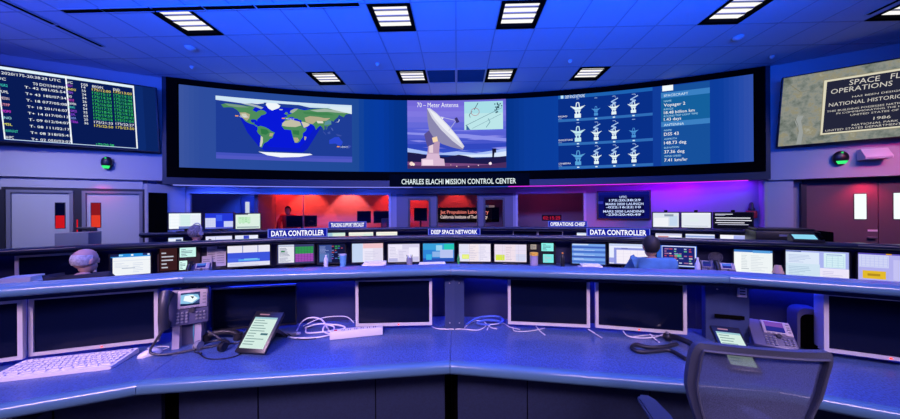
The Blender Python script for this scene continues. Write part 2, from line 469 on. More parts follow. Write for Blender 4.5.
# grey cabinet in front of the left doors
p0 = at_z(62, 245, 1.0)
M2, pw, tw, nw = side_frame(-1)
cx_ = on_wall(79, 200, -1, .42)[0]; bx = M2 @ Vector((cx_, .42, 0)); ch_ = zat_(79, 232.3, bx)
t = thing('storage_cabinet', 'plain grey cabinet standing in front of the left double doors', 'cabinet', bx, math.atan2(tw.y, tw.x))
b = B(); b.box((0, 0, ch_ / 2 + .01), (.40, .36, ch_ - .02), .006); obj('body', b, GREYP, t, 40)
b = B(); b.box((0, -.182, ch_ / 2), (.36, .006, ch_ - .12)); obj('door', b, GREYP, t)
b = B(); b.box((0, 0, .01), (.44, .38, .03)); obj('plinth', b, FRAME, t)
# right double door in its recess (face of wall at local y = -.24)
MR, pr, tr, nr = side_frame(1)
rx = lambda px: on_wall(px, 200, 1, -.22)[0]
ztr = on_wall(850, 181.5, 1, -.22)[1]
wz = (on_wall(859, 219, 1, -.22)[1], on_wall(859, 194, 1, -.22)[1])
d3 = door_leaf(MR, rx(805), rx(876.5), ztr, -.215, DOORR, None, (rx(853), rx(865), *wz), [(0, 1, emit('eefaf8', 1.1))], 'door_3')
wz2 = (on_wall(897, 219, 1, -.22)[1], on_wall(897, 193, 1, -.22)[1])
d4 = door_leaf(MR, rx(877.5), rx(950), ztr, -.215, DOORR, None, (rx(892), rx(904), *wz2), [(0, 1, emit('eefaf8', 1.1))], 'door_4')
b = B(MR); b.box((rx(870), -.17, on_wall(870, 237.5, 1, -.2)[1]), (.10, .06, .03), .01); obj('handle', b, STEEL, d3, 40)
b = B(MR); b.box((rx(871), -.19, on_wall(871, 230.5, 1, -.2)[1]), (.11, .006, .035)); obj('name_plate', b, PAPER, d3)
b = B(MR); b.box((rx(802), -.20, ztr / 2), (.07, .09, ztr)); b.box(((rx(802) + rx(950)) / 2, -.20, ztr + .03), (abs(rx(802) - rx(950)), .09, .06)); struct('trim_2', b, FRAME)

# rear wall of offices: facets at radius RW, windows, glass doors
RW = 12.45; ZW = 2.22
A = lambda px, y=200: ang(at_r(px, y, RW))
def rear_panel(b, a0, a1, z0, z1, th=.12, r=RW):
    p, q = polar(r, a0), polar(r, a1); p2, q2 = polar(r + th, a0), polar(r + th, a1)
    b.prism([(p.x, p.y, z0), (q.x, q.y, z0), (q2.x, q2.y, z0), (p2.x, p2.y, z0)], (0, 0, z1 - z0))
ZT = 2.08                                # window head
SILL = 1.0
aw = [A(187), A(303), A(391)]; ac = [A(396.5), A(513)]; ar = [A(515.5), A(586)]
b = B()
rear_panel(b, -34, aw[0], 0, ZW); rear_panel(b, ar[1], A(597) + 3, 0, ZW); rear_panel(b, A(597) + 3, 22.5, 0, ZW); rear_panel(b, 22.5, 34, 0, ZW)
for a0, a1 in ((aw[0], aw[1]), (aw[1], aw[2]), (ar[0], ar[1])):
    rear_panel(b, a0, a1, 0, SILL); rear_panel(b, a0, a1, ZT + .03, ZW)
rear_panel(b, aw[2], ac[0], 0, ZW); rear_panel(b, ac[1], ar[0], 0, ZW); rear_panel(b, ac[0], ac[1], ZT, ZW)
struct('wall_rear', b, mat('rear_wall_paint', (.34, .34, .38), .85))
def rear_window(name, a0, a1, z0, z1, fm, w=.06, jl=True, jr=True, r=RW):
    p, q = polar(r, a0), polar(r, a1); t = (q - p).normalized(); n = Vector((t.y, -t.x, 0)); 
    M = Matrix(((t.x, -n.x, 0, p.x), (t.y, -n.y, 0, p.y), (0, 0, 1, 0), (0, 0, 0, 1))); L = (q - p).length
    b = B(M); l, rr = (w if jl else 0), (w if jr else 0)
    b.ring([(0, -.03, z0), (L, -.03, z0), (L, -.03, z1), (0, -.03, z1)], [(l, -.03, z0 + w), (L - rr, -.03, z0 + w), (L - rr, -.03, z1 - w), (l, -.03, z1 - w)], (0, .12, 0))
    o = struct(name, b, fm)
    b = B(M); b.box((L / 2, .02, (z0 + z1) / 2), (L - l - rr, .008, z1 - z0 - 2 * w)); obj('pane', b, GLASS, o)
    return o, M, L
rear_window('window_1', aw[0], aw[1], SILL, ZT + .03, FRAMEL, jr=False)
rear_window('window_2', aw[1], aw[2], SILL, ZT + .03, FRAMEL, jl=False)
rear_window('window_3', ar[0], ar[1], SILL, ZT + .03, FRAMEL)
# glazed entrance in the middle: fixed leaf, double width door, fixed leaf
e = [A(408), A(430.5), A(436.5), A(478), A(483.5), A(504.5)]
b = B()
for a0, a1 in ((ac[0], e[0]), (e[1], e[2]), (e[3], e[4]), (e[5], ac[1])): rear_panel(b, a0, a1, 0, ZT, .1)
b.box((polar(RW - .02, 0).x, polar(RW - .03, 0).y, ZT + .05), (2.62, .06, .06))
rear_panel(b, e[0], e[1], 1.965, ZT, .1); rear_panel(b, e[4], e[5], 1.965, ZT, .1); struct('trim_3', b, mat('entrance_frame', (.13, .13, .17), .5))
rear_window('door_5', e[0], e[1], .02, 1.96, FRAME, .05); rear_window('door_6', e[2], e[3], .02, ZT - .005, FRAME, .03); rear_window('door_7', e[4], e[5], .02, 1.96, FRAME, .05)
# return walls between slanted wall and rear wall, soffit under the screen
for s, nm in ((-1, 'return_left'), (1, 'return_right')):
    a = at_plane(147.5, 200, *(side_frame(-1)[1::2])) if s < 0 else at_plane(764.5, 200, *(side_frame(1)[1::2])); a.z = 0
    q = at_r(185.5, 200, RW) if s < 0 else at_r(757.5, 200, RW); q.z = 0; nrm = Vector((s, .2, 0)) * .12
    b = B(); b.prism([a, q, q + nrm, a + nrm], (0, 0, ZW)); struct('wall_' + nm, b, WALL)
    if s < 0:
        u = q - a; b = B(); nn = Vector((u.y, -u.x, 0)).normalized() * .02
        b.prism([a - nn * .1 + u * .02, a + u * .49, a + u * .49 + nn, a + u * .02 + nn], (0, 0, 2.04)); struct('door_8', b, BLACKM)
b = B(); pts = [polar(RW + .05, q, 0) for q in range(-30, 31, 3)]
arc = []
for k in range(21):
    th = -22.4 + 44.8 * k / 20; arc.append(Vector((SCX + (SCR + .02) * math.sin(R(th)), SCY + (SCR + .02) * math.cos(R(th)), 0)))
for k in range(20):
    a, c2, d, e2 = arc[k], arc[k + 1], pts[k + 1], pts[k]
    b.prism([a, c2, d, e2], (0, 0, .06))
    for q in b.bm.verts[-8:] if False else []: pass
o = struct('ceiling_soffit', b, WALL); o.location.z = ZW
# office behind the glass
b = B(); RB = 15.0
for a0 in range(-34, 34, 4):
    p, q = polar(RB, a0), polar(RB, a0 + 4); p2, q2 = polar(RB + .1, a0), polar(RB + .1, a0 + 4)
    b.prism([p, q, q2, p2], (0, 0, 2.7))
struct('wall_office', b, REDW)
b = B()
for a0 in range(-34, 34, 4):
    p, q, p2, q2 = polar(RW + .13, a0), polar(RW + .13, a0 + 4), polar(RB, a0), polar(RB, a0 + 4); b.prism([p, q, q2, p2], (0, 0, .05))
o = struct('ceiling_office', b, mat('office_ceiling', (.3, .28, .3), .9)); o.location.z = 2.65
b = B()
for s, dg in ((-1, -23.4), (1, 7.0)):
    p, q = polar(RW + .3, dg), polar(RB, dg); u = Vector((.1, 0, 0)); b.prism([p, q, q + u, p + u], (0, 0, 2.65))
struct('wall_office_partition', b, mat('partition_paint', (.35, .33, .38), .9))

# ================================================================ CONSOLES
OPT = dict(z=1.23)
def console(name, label, group, ap, k, zsh, shelf_m, nose_m, strip, kick=True):
    mid = (k + .5) * 15
    t = thing(name, label, 'console desk', (OX + ap * math.sin(R(mid)), OY + ap * math.cos(R(mid)), 0), -R(mid), group)
    nose = [(0.012, .742), (-.004, .737), (-.012, .722), (-.012, .695), (-.004, .680), (.012, .675)]
    b = B(); b.miter([(.035, .742), (.76, .742), (.76, .70), (.035, .70)], ap); obj('worktop', b, LAM, t)
    b = B(); b.miter([(.0348, .7415)] + nose + [(.0348, .675)], ap); obj('edge_strip', b, nose_m, t, 50)
    y0 = .357; zz = zsh
    b = B(); b.miter([(y0 + .035, zz), (y0 + .155, zz), (y0 + .155, zz - .05), (y0 + .035, zz - .05)], ap); 
    obj('top_shelf', b, shelf_m, t)
    b = B(); b.miter([(y0 + .0348, zz - .0005), (y0 + .012, zz - .004), (y0 + .003, zz - .014), (y0, zz - .03), (y0 + .004, zz - .046), (y0 + .014, zz - .055), (y0 + .0348, zz - .055)], ap); obj('shelf_edge', b, nose_m if shelf_m is SHELF else shelf_m, t, 50)
    b = B(); b.miter([(y0 + .06, zz - .055), (.78, zz - .055), (.78, zz - .085), (y0 + .06, zz - .085)], ap); obj('shelf_lid', b, CARC, t)
    b = B(); b.miter([(.74, 0), (.78, 0), (.78, zz - .08), (.74, zz - .08)], ap); obj('back_panel', b, BAY, t)
    if kick:
        b = B(); b.miter([(.24, .03), (.27, .03), (.27, .70), (.24, .70)], ap, gap=.045); obj('front_panel', b, CARC, t)
        L = (ap + .24) * math.tan(R(7.5))
        for x in (-L * .42, L * .42): b = B(); b.box((x, .2385, .36), (.005, .004, .66)); obj('panel_joint', b, BLACKM, t)
        b = B(); b.miter([(.40, 0), (.43, 0), (.43, .70), (.40, .70)], ap); obj('inner_panel', b, BLACKM, t)
    b = B(); b.miter([(.70, zz - .088), (.735, zz - .088), (.735, zz - .1), (.70, zz - .1)], ap, gap=.1); obj('light_strip', b, emit(*strip), t)
    return t
AP1, AP2, AP3 = 6.306, 8.863, 10.45
w = {-2: 'front console section on the left, holding keyboard and silver monitor', -1: 'front console section left of centre, holding phone, leaning tablet and power strip', 0: 'front console section right of centre, holding two silver monitors', 1: 'front console section on the right, behind the mesh office chair'}
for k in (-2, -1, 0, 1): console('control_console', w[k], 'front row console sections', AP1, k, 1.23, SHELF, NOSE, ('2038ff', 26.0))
w = {-3: 'second row console section at far left, with large dark silver framed monitor', -2: 'second row console section on left, with brown panel and pinned papers', -1: 'second row console section left of centre, under deep space network sign left half', 0: 'second row console section right of centre, with yellow lidded jar', 1: 'second row console section on right, where man in blue shirt sits', 2: 'second row console section at far right, with three bright monitors'}
for k in range(-3, 3): console('control_console', w[k], 'second row console sections', AP2, k, 1.23, SHELF_DIM, SHELF_DIM, ('2030d0', 1.2))
w = {-2: 'third row console section at left, topped by three bright monitors', -1: 'third row console section left of centre, below the red lit office', 0: 'third row console section right of centre, topped by operations chief sign', 1: 'third row console section at right, topped by three monitors with webcams'}
for k in range(-2, 2): console('control_console', w[k], 'third row console sections', AP3, k, 1.27, SHELF_DIM, SHELF_DIM, ('2030d0', 1.2))
D1 = .7435
# corner posts and cable panels in the front row bays
def post(px, r, w, lab, tagm=None):
    p = at_r(px, 300, r); a = ang(p); t = thing('corner_post', lab, 'post', (p.x, p.y, D1), -R(a))
    b = B(); b.prism([(-w / 2, .0, 0), (0, -.02, 0), (w / 2, .0, 0), (w / 2, .05, 0), (-w / 2, .05, 0)], (0, 0, .401)); obj('cover', b, POST, t)
    b = B()
    for z in (.05, .35):
        for s in (-1, 1): b.cyl((s * w * .25, -.016, z), (s * w * .25, -.008, z), .005, n=10)
    obj('screw', b, STEEL, t)
    return t
post(454.5, 6.84, .145, 'dark two faced cover between the two centre bays of front console')
t = post(727, 6.93, .24, 'wide dark cover with white tag behind the leaning tablet at right')
b = B(); b.box((.07, -.02, .345), (.05, .012, .075), .003); b.mi = 1
for q in range(3): b.box((.07, -.027, .33 + q * .018), (.028, .003, .006))
obj('outlet', b, [WHITEP, BLACK], t)
b = B(); b.box((.0, -.024, .17), (.16, .006, .025)); obj('slot', b, BLACKM, t)
post(190, 6.96, .20, 'blue lit cover behind the desk phone at left')

# ================================================================ MONITORS
def monitor(label, p0, p1, z0, z1, desk, content, fm=BLACK, bez=.016, led=None, group=None, tilt=0, webcam=False, name='monitor', foot=True, sbez=None, deep=.035, arm=.1, rim=False):
    """p0, p1: left and right lower corners as seen (world), z0..z1 panel height, desk the height it stands on"""
    c = (p0 + p1) / 2; d = p1 - p0; W = math.hypot(d.x, d.y); rz = math.atan2(d.y, d.x); H = z1 - z0
    t = thing(name, label, 'monitor', (c.x, c.y, desk), rz, group); zb = z0 - desk
    Mt = Matrix.Translation((0, 0, zb)) @ Matrix.Rotation(-tilt, 4, 'X')
    b = B(Mt); sb = sbez or bez
    b.ring([(-W / 2, 0, 0), (W / 2, 0, 0), (W / 2, 0, H), (-W / 2, 0, H)], [(-W / 2 + sb, 0, bez), (W / 2 - sb, 0, bez), (W / 2 - sb, 0, H - bez), (-W / 2 + sb, 0, H - bez)], (0, deep * .6, 0))
    b.box((0, deep * .8, H / 2), (W - .01, deep * .7, H - .01), .006); obj('bezel', b, fm, t, 40)
    if content is None:
        b = B(Mt); b.quad((-W / 2 + sb, .008, bez), (W / 2 - sb, .008, bez), (W / 2 - sb, .008, H - bez), (-W / 2 + sb, .008, H - bez)); obj('screen', b, OFF, t, fix=False)
    else:
        s = Screen(W - 2 * sb, H - 2 * bez, content[0])
        for q in content[1:]:
            if callable(q): q(s)
            else: s.rects(q)
        fn = lambda u, v, d: tuple(Mt @ Vector(((u - .5) * s.w, .008 - d, bez + (1 - v) * s.h)))
        s.build('screen', t, mapf=fn, lift=.0004)
    if foot == 'arm':
        b = B(); b.box((0, deep + .01, zb + H * .5), (.12, .02, .12), .003); b.box((0, deep + arm / 2, zb + H * .5), (.05, arm, .05), .004); obj('mount', b, BLACK, t, 40)
    elif foot:
        b = B(); b.box((0, deep + .03, zb / 2 + H * .2), (.06, .02, zb + H * .4), .004); b.box((0, deep + .012, zb + H * .4), (.1, .03, .1), .004); obj('stand', b, fm if fm is SILV else BLACK, t, 40)
        b = B(); b.box((0, deep + .01, .008), (min(.24, W * .5), .14, .016), .006); obj('foot', b, fm if fm is SILV else BLACK, t, 40)
    if led:
        b = B(Mt); b.box((led * W / 2, -.001, bez / 2), (.010, .003, .006)); obj('power_light', b, emit('ff3010', 4.0), t)
    if rim:
        b = B(Mt); b.box((0, -.001, H - .006), (W, .006, .014)); o_ = obj('rim_highlight', b, SILV, t); o_['label'] = 'pale strip painted as light on the top rim'  # silver strip imitates light caught by the top of the black frame
    if webcam:
        b = B(Mt); b.box((0, .0, H + .018), (.05, .03, .034), .008); obj('webcam', b, BLACKM, t, 40)
    return t
def zat(px, py, p):                        # height at which the photo's (px, py) passes over the plan point p
    d = ray(px, py); return EYE + d.z * (p.x * d.x + p.y * d.y) / (d.x ** 2 + d.y ** 2)
def mon(label, x0, x1, yt, yb, r, desk, content, zfix=None, **k):
    ym = (yt + yb) / 2; p0, p1 = at_r(x0, ym, r), at_r(x1, ym, r); c = (p0 + p1) / 2; xm = (x0 + x1) / 2
    z0, z1 = (zat(xm, yb, c), zat(xm, yt, c)) if zfix is None else zfix
    z0 = max(z0, desk + .006)
    if desk < 1: z1 = min(z1, 1.180 if r > 10 else 1.140); z0 = max(z0, desk + .02)
    k['arm'] = max(.02, .715 - (r - AP1) - k.get('deep', .035))
    return monitor(label, Vector((p0.x, p0.y, 0)), Vector((p1.x, p1.y, 0)), z0, z1, desk, content, **k)
D1 = .7435
sil = dict(fm=SILV, bez=.021, foot='arm')
g1 = 'switched off silver monitors in the front row'
mon('switched off silver monitor cut by the left edge of photo', -84, 22.5, 300, 361, 6.79, D1, None, (.778, 1.135), group=g1, **sil)
mon('switched off silver monitor above the white keyboard at left', 28, 158, 297, 349, 6.82, D1, None, (.778, 1.138), led=.08, group=g1, **sil)
mon('switched off dark monitor behind leaning tablet, with a painted highlight along its top rim', 212, 296, 287, 328, 6.93, D1, None, (.775, 1.088), fm=BLACK, bez=.012, sbez=.004, foot='arm', rim=True)
mon('switched off silver monitor near centre beside the white power strip', 355.5, 432, 279, 326, 6.82, D1, None, (.780, 1.136), led=.12, group=g1, **sil)
mon('switched off silver monitor right of centre, left one of two side by side', 508, 590, 280, 326, 6.855, D1, None, (.780, 1.138), group=g1, **sil)
mon('switched off silver monitor right of centre, right one of two side by side', 595.5, 687, 283, 331, 6.87, D1, None, (.778, 1.138), led=-.02, group=g1, **sil)
mon('switched off silver monitor cut by the right edge, behind the office chair', 824, 985, 294, 350, 6.84, D1, None, (.778, 1.138), led=-.1, group=g1, deep=.08, **sil)

def doclines(u0, v0, u1, v1, n, c='9aa6c8', fill=.8):
    def fn(s):
        q = random.Random(n * 31 + int(u0 * 100))
        for i in range(n):
            v = v0 + (v1 - v0) * (i + .5) / n; s.rect(u0, v, u0 + (u1 - u0) * (fill * q.uniform(.4, 1.1)), v + (v1 - v0) / n * .35, c); s.n -= 1
        s.n += 1
    return fn
def grid(u0, v0, u1, v1, nx, ny, c, w=.006):
    def fn(s):
        for i in range(nx + 1): x = u0 + (u1 - u0) * i / nx; s.rect(x, v0, x + w, v1, c); s.n -= 1
        for i in range(ny + 1): y = v0 + (v1 - v0) * i / ny; s.rect(u0, y, u1, y + w * 1.6, c); s.n -= 1
        s.n += 1
    return fn
def chips(u0, v0, u1, v1, nx, ny, cols, seed=1, p=.7):
    def fn(s):
        q = random.Random(seed)
        for i in range(nx):
            for j in range(ny):
                if q.random() > p: continue
                x = u0 + (u1 - u0) * i / nx; y = v0 + (v1 - v0) * j / ny
                s.rect(x, y, x + (u1 - u0) / nx * q.uniform(.4, .9), y + (v1 - v0) / ny * .5, q.choice(cols)); s.n -= 1
        s.n += 1
    return fn
R2 = 9.43; D2 = .7435
g2 = 'lit monitors in the second row'
M = lambda lab, x0, x1, yt, yb, c, **k: mon(lab, x0, x1, yt, yb, k.pop('r', R2), k.pop('desk', D2), c, group=k.pop('group', g2), **k)
M('large dark monitor with cream frame beside the white haired man', 14.5, 96, 251, 282, None, fm=mat('cream_plastic', (.75, .62, .52), .4), bez=.03, group=None)
M('bright monitor with blue top bar right of the white haired man', 108.5, 152, 252.5, 276, ['f0f4f8', '0 0 1 .16 2a8fe0; 0 0 .2 .12 1a2050; .2 .03 .3 .1 9adcff; .5 .03 .56 .1 ffffff; 0 .16 .05 1 101840; .05 .3 1 .34 dfe6f2; .27 .66 .6 .70 b0bcd0; .8 .0 1 .1 202868; .92 .03 .98 .1 e0e8ff', doclines(.1, .4, .5, .64, 4, 'd0d8ea'), doclines(.55, .4, .9, .9, 6, 'd4dcec')])
M('wide monitor of three white panes over a blue graph', 226, 271, 243.5, 267, ['e9e6f4', '0 .34 1 .8 3d55dc; .0 .6 .3 .8 4a66e6; .25 .66 .75 .76 58a8ee; .38 .64 .7 .7 7cc4f4; 0 .8 1 1 dfe0f4; .34 0 .36 .34 8890c8; .70 0 .72 .34 8890c8', doclines(.05, .84, .95, .98, 2, 'b8bce0')])
M('monitor with green and magenta spreadsheet, third from the second row telephone', 276, 315, 243.5, 264.5, ['3a3f6e', '.03 .1 .45 .95 e4e6f0; .03 .0 .45 .09 c8d0e8; .48 .12 .98 .5 2f9a50; .48 .5 .98 .92 a44ab8; .1 .3 .2 .4 3e9a50', grid(.48, .12, .98, .92, 6, 9, '3a2a60'), doclines(.06, .15, .42, .6, 7, '55608a'), doclines(.06, .65, .42, .92, 5, '707aa8')])
M('dark busy monitor with small coloured blocks beside the water bottle', 317, 346, 243, 264, ['15183e', '.04 .05 .5 .95 3c5094; .06 .5 .4 .9 5a78b8', chips(.5, .1, .97, .95, 4, 8, ['3aa060', '8a4ab8', 'b04a60', '4a6ac0', '707ab8'], 3), doclines(.06, .1, .45, .48, 6, '9aa8e0')])
M('pale monitor with pink and blue panes above loose papers', 351, 384, 242.5, 263, ['e8e4f4', '0 .0 .34 1 c4d6f4; .35 .0 1 .26 f0c4cc; .35 .28 .66 1 ece8fa; .68 .28 1 1 e2dcf2', doclines(.4, .4, .95, .9, 6, 'cfcbe6')])
M('pale lilac monitor of overlapping windows behind the pen holder', 387, 420.5, 243, 263.5, ['d9d3ee', '.03 .05 .45 .75 efeafc; .3 .3 .7 .9 e4def6; .66 .2 .97 .7 f0ecff; .7 .75 .97 .97 c8c4ea; .03 .8 .3 .97 b8b8e6', doclines(.06, .15, .4, .7, 7, 'c3bfe0'), doclines(.34, .36, .66, .86, 6, 'c9c4e4')])
M('turquoise monitor with pale windows left of centre', 422, 455, 242.5, 263.5, ['2f86d8', '.0 .0 1 .35 39a0dc; .68 .04 1 .36 28c8b8; .42 .1 .62 .4 9ad4f4; .3 .45 .55 .75 8cb4ea; .55 .35 .97 .8 b8c4f2; 0 .82 1 1 2c50b8; .1 .6 .28 .9 3cb0e4'])
M('white monitor with document windows right of centre beside green bottle', 458, 491.5, 243, 264, ['ece6f6', '.0 .0 .3 1 e2e2f8; .33 .02 .62 1 f2e6ee; .65 .02 .98 1 eee8fa; .1 .6 .32 .85 dcf060; .12 .65 .3 .8 eef490', doclines(.35, .1, .6, .9, 8, 'd4cce0'), doclines(.68, .1, .95, .9, 7, 'd0cce6'), grid(.0, .0, 1, 1, 3, 2, 'a8a4d0')])
M('pinkish monitor with yellow note in its lower left corner', 493.5, 527.5, 243.5, 264, ['eadff0', '.04 .6 .32 .92 d8e84a; .0 .0 .3 .55 efe2f2; .34 .02 .64 .95 f0e0ec; .68 .02 .98 .5 e6def6; .68 .55 .98 .95 d4d8f4', grid(0, 0, 1, 1, 4, 3, 'c8bcd8'), doclines(.36, .1, .62, .9, 6, 'dac8da')])
M('blue monitor of horizontal list bars beside the orange capped bottle', 571, 606.5, 243, 265, ['78a6ec', '0 .12 1 .22 3f62c0; 0 .34 1 .46 4a74d0; 0 .6 1 .7 3f62c0; 0 .84 1 .96 4a74d0; .02 .0 .5 .06 cfe0ff', doclines(.05, .24, .9, .34, 2, 'cfe0ff'), doclines(.05, .48, .9, .58, 2, 'cfe0ff'), doclines(.05, .72, .9, .82, 2, 'cfe0ff')])
M('white monitor with window sheet behind man in blue shirt', 608, 653, 243, 265.5, ['e6ecff', '.0 .0 1 .12 c8d4f6; .12 .2 1 1 8c96e0; .18 .3 1 .97 f4eefa; 0 .7 .12 .95 9aa0e8; .3 .2 .45 .24 5a60b0', grid(.18, .3, 1, .97, 5, 4, 'e0d8f0')])
M('dark blue monitor full of coloured telemetry blocks beside clear bottle', 656, 698, 245, 267.5, ['2a60d0', '.14 .06 .97 .93 1c2470; .14 .02 .97 .06 d8e0ff; .14 .93 .97 .97 d8e0ff; .95 .02 .98 .97 d8e0ff; .13 .02 .15 .97 b8c4f4; .46 .42 .62 .54 40c8a0', chips(.2, .14, .93, .9, 6, 7, ['b8c0e0', 'a06a9a', 'c8c8d0', 'c04a60', '8a90c8', '60b090'], 8, .75)], bez=.01)
M('bright white monitor with blue title bar right of the telephones', 732.5, 774.5, 249, 275, ['eef4f6', '.0 .0 1 .1 3a78c8; .5 .02 .95 .12 58a0e0; .02 .14 .2 .95 f6fafa; .2 .8 .4 .84 c0c8d0', doclines(.2, .2, .4, .75, 8, 'cfd8dc'), doclines(.45, .2, .95, .9, 10, 'd6dee4')])
M('wide bright monitor with two document sheets, second from right edge', 784, 851.5, 250, 280, ['aab4f0', '.0 .06 .55 .5 dce8fa; .0 .5 .56 1 cfe4f4; .62 .05 .95 .6 d4eef6; .56 .62 1 1 ece6fa; .0 .02 .26 .06 3a54a8; .66 .1 .9 .13 98a8d8', doclines(.05, .14, .5, .46, 6, 'b0c0e4'), doclines(.05, .58, .5, .95, 6, 'a8c4dc'), grid(.66, .16, .92, .56, 3, 5, 'a6cce0'), doclines(.6, .7, .96, .95, 4, 'cfc8e8')])
M('violet monitor with yellow warning label cut by the right edge', 856, 935, 253, 285, ['b2b0ee', '.0 .0 1 .05 5a4ab8; .02 .06 .44 .5 cfd4f6; .07 .62 .4 .9 e2b92c; .14 .72 .32 .80 b08a20; .4 .0 .48 .04 e0a020; .5 .2 .95 .9 c4c2f4', grid(.05, .1, .42, .46, 6, 4, 'b4baf0'), doclines(.05, .92, .9, .99, 1, 'd8d8ff')])
# rack of dark equipment screens
def rackpanel(label, x0, x1, yt, yb, items, r=R2 + .05, m=BLACK):
    p0, p1 = at_r(x0, 255, r), at_r(x1, 255, r); c = (p0 + p1) / 2; xm = (x0 + x1) / 2; W = (p1 - p0).length
    z1, z0 = min(1.14, zat(xm, yt, c)), D2
    t = thing('equipment_panel', label, 'equipment panel', (c.x, c.y, D2), math.atan2((p1 - p0).y, (p1 - p0).x))
    H = z1 - z0; b = B(); b.box((0, .03, H / 2), (W, .06, H), .006); obj('housing', b, m, t, 40)
    for (u0, u1, y0, y1, col) in items:
        za, zb_ = zat(xm, y1, c) - D2, min(zat(xm, y0, c) - D2, H - .014); xa, xb = (u0 - x0) / (x1 - x0) * W - W / 2, (u1 - x0) / (x1 - x0) * W - W / 2
        b = B(); b.box(((xa + xb) / 2, -.003, (za + zb_) / 2), (xb - xa + .016, .01, zb_ - za + .016), .003); o = obj('small_frame', b, BLACKM, t)
        s = Screen(xb - xa, zb_ - za, col); dk = '405070' if col > '8' else 'c0c0d0'
        doclines(.1, .1, .9, .9, 5, dk)(s); Mx = Vector(((xa + xb) / 2, -.0085, za))
        s.build('screen', o, mapf=lambda u, v, d: ((u - .5) * s.w + Mx.x, Mx.y - d, Mx.z + (1 - v) * s.h), lift=.0004)
    return t
rackpanel('brown equipment panel left of the pinned papers, with two pale small screens', 157, 200, 244.5, 272, [(179.5, 196, 247.5, 257.5, 'c8f4ec'), (179, 187, 261, 270, 'd8fcf4'), (160, 177, 247, 270, '381c20')], m=BROWN)
rackpanel('black equipment panel with two turquoise screens beside the yellow lidded jar', 528.5, 556, 241.5, 265, [(530.5, 536.5, 244.5, 249.5, 'a89a90'), (541.5, 553.5, 243, 251, '8cf0ea'), (543, 553.5, 254, 262.5, '7ce8e6')])
# third row
R3 = AP3 + .57; D3 = .7435
g3 = 'monitors set low in the third row bays'
N = lambda lab, x0, x1, yt, yb, c, **k: mon(lab, x0, x1, yt, yb, R3, D3, c, group=g3, **k)
N('pale low screen in third row behind the grey haired man', 167, 184, 233, 243, ['e6ecff', '.0 .0 1 .2 a0b8f0; .5 .4 .9 .9 3a4a80'])
N('white low screen in third row right of the grey haired man', 204.5, 233, 232, 243, ['e2e2fa', '.36 0 .38 1 b8b8e0; .0 .0 1 .12 c8ccf4'])
N('white low screen in third row with a blue square window', 234, 259, 232, 242, ['dfe4fa', '.36 .05 .6 .8 3c48c8; .62 .1 .95 .9 f0f0ff'])
N('pale green low screen in third row behind the left sign', 322, 346, 228.8, 241, ['b8dcd8', '.0 .0 .4 1 9cc4dc; .45 .1 1 .9 d8ecdc'])
N('cream low screen in third row under the tracking support sign', 348, 374, 228.8, 241, ['e8ece0', '.0 .0 1 .15 f8f4e8; .6 .2 1 1 d8ece0'])
N('cream low screen in third row next to the entrance', 375.5, 398, 228.8, 241, ['ecefe0', '.0 .0 1 .15 fbf4e6; .0 .5 1 1 dff0e4'])
N('dark low monitor with pale rim in third row, left of two beneath operations chief sign', 513, 537.5, 229, 241, None, fm=SILV, bez=.016)
N('dark low monitor with pale rim in third row, right of two beneath operations chief sign', 538, 563, 228.8, 241, None, fm=SILV, bez=.016)
N('white low screen in third row left of right data controller sign', 576, 588, 232, 241, ['f0f4fa', '0 0 1 .2 c8d4f0'])
N('white low screen in third row right of right data controller sign', 654.5, 683, 231.5, 243, ['e8e8f4', '.0 .0 1 .2 c8c8e8; .1 .3 .5 .45 d08890; .55 .3 .95 .9 f6f6ff'])
N('white low screen in third row under the middle webcam monitor', 684.5, 716, 231.5, 243, ['e0e6fa', '0 .2 1 .4 90a4e0; .05 .5 .5 .9 f4f4ff; .55 .5 .95 .9 d8c8e8'])
N('white low screen in third row under the dark text monitor', 719, 756.5, 232, 244, ['cfd4fa', '.0 .0 .4 1 f4f4ff; .4 .1 1 1 a8b0f0'])
R3s = AP3 + .357 + .075; Z3 = 1.2715
g4 = 'monitors standing on the third row shelf'
def shelfmon(lab, x0, x1, yt, yb, c, **k): return mon(lab, x0, x1, yt, yb, R3s, Z3, c, group=g4, foot=True, **k)
shelfmon('bright white monitor on third row shelf behind grey haired man', 167.5, 202, 212.5, 229.5, ['eaf4fa', '.0 .0 .3 1 f4faff; .35 .1 .65 .8 d4f0ee; .7 .1 1 .8 e8eefa; .3 .85 1 1 6a80c8', grid(0, 0, 1, .8, 3, 4, 'd0e4ec')])
shelfmon('monitor with deep blue picture and two pale windows on third row shelf', 204, 234, 212.5, 229.5, ['2438d8', '.0 .3 .36 .95 cfd4f4; .66 .52 1 .95 c8d0fa; .38 .1 .6 .5 3a58f0; .0 .9 1 1 5a60d0', grid(0, .3, .36, .95, 4, 4, 'b4bcf0')])
shelfmon('pale green monitor on third row shelf, rightmost of left three', 234.5, 261, 213, 229.5, ['dcf0e4', '.0 .0 .5 .06 3a4060; .1 .2 .6 .6 c4ecc8; .05 .85 .95 .95 a0b4b8', chips(.15, .25, .6, .7, 4, 4, ['9cd8a4', 'b4e4bc'], 5)])
shelfmon('pale monitor with webcam on third row shelf next to the wall clock display', 652, 680, 212, 229, ['dce2ee', '.05 .35 .6 .95 f0f2f8; .65 .2 .95 .9 c4d8f0; .45 .1 .8 .25 8c98b0'], webcam=True)
shelfmon('plain white monitor with webcam, middle of right three on third row shelf', 680.5, 712, 212, 229, ['e2e8f2', '.0 .0 1 .1 f2f6fc; .3 .4 .6 .6 e0ecee; .1 .88 .9 .92 b8c0d0'], webcam=True)
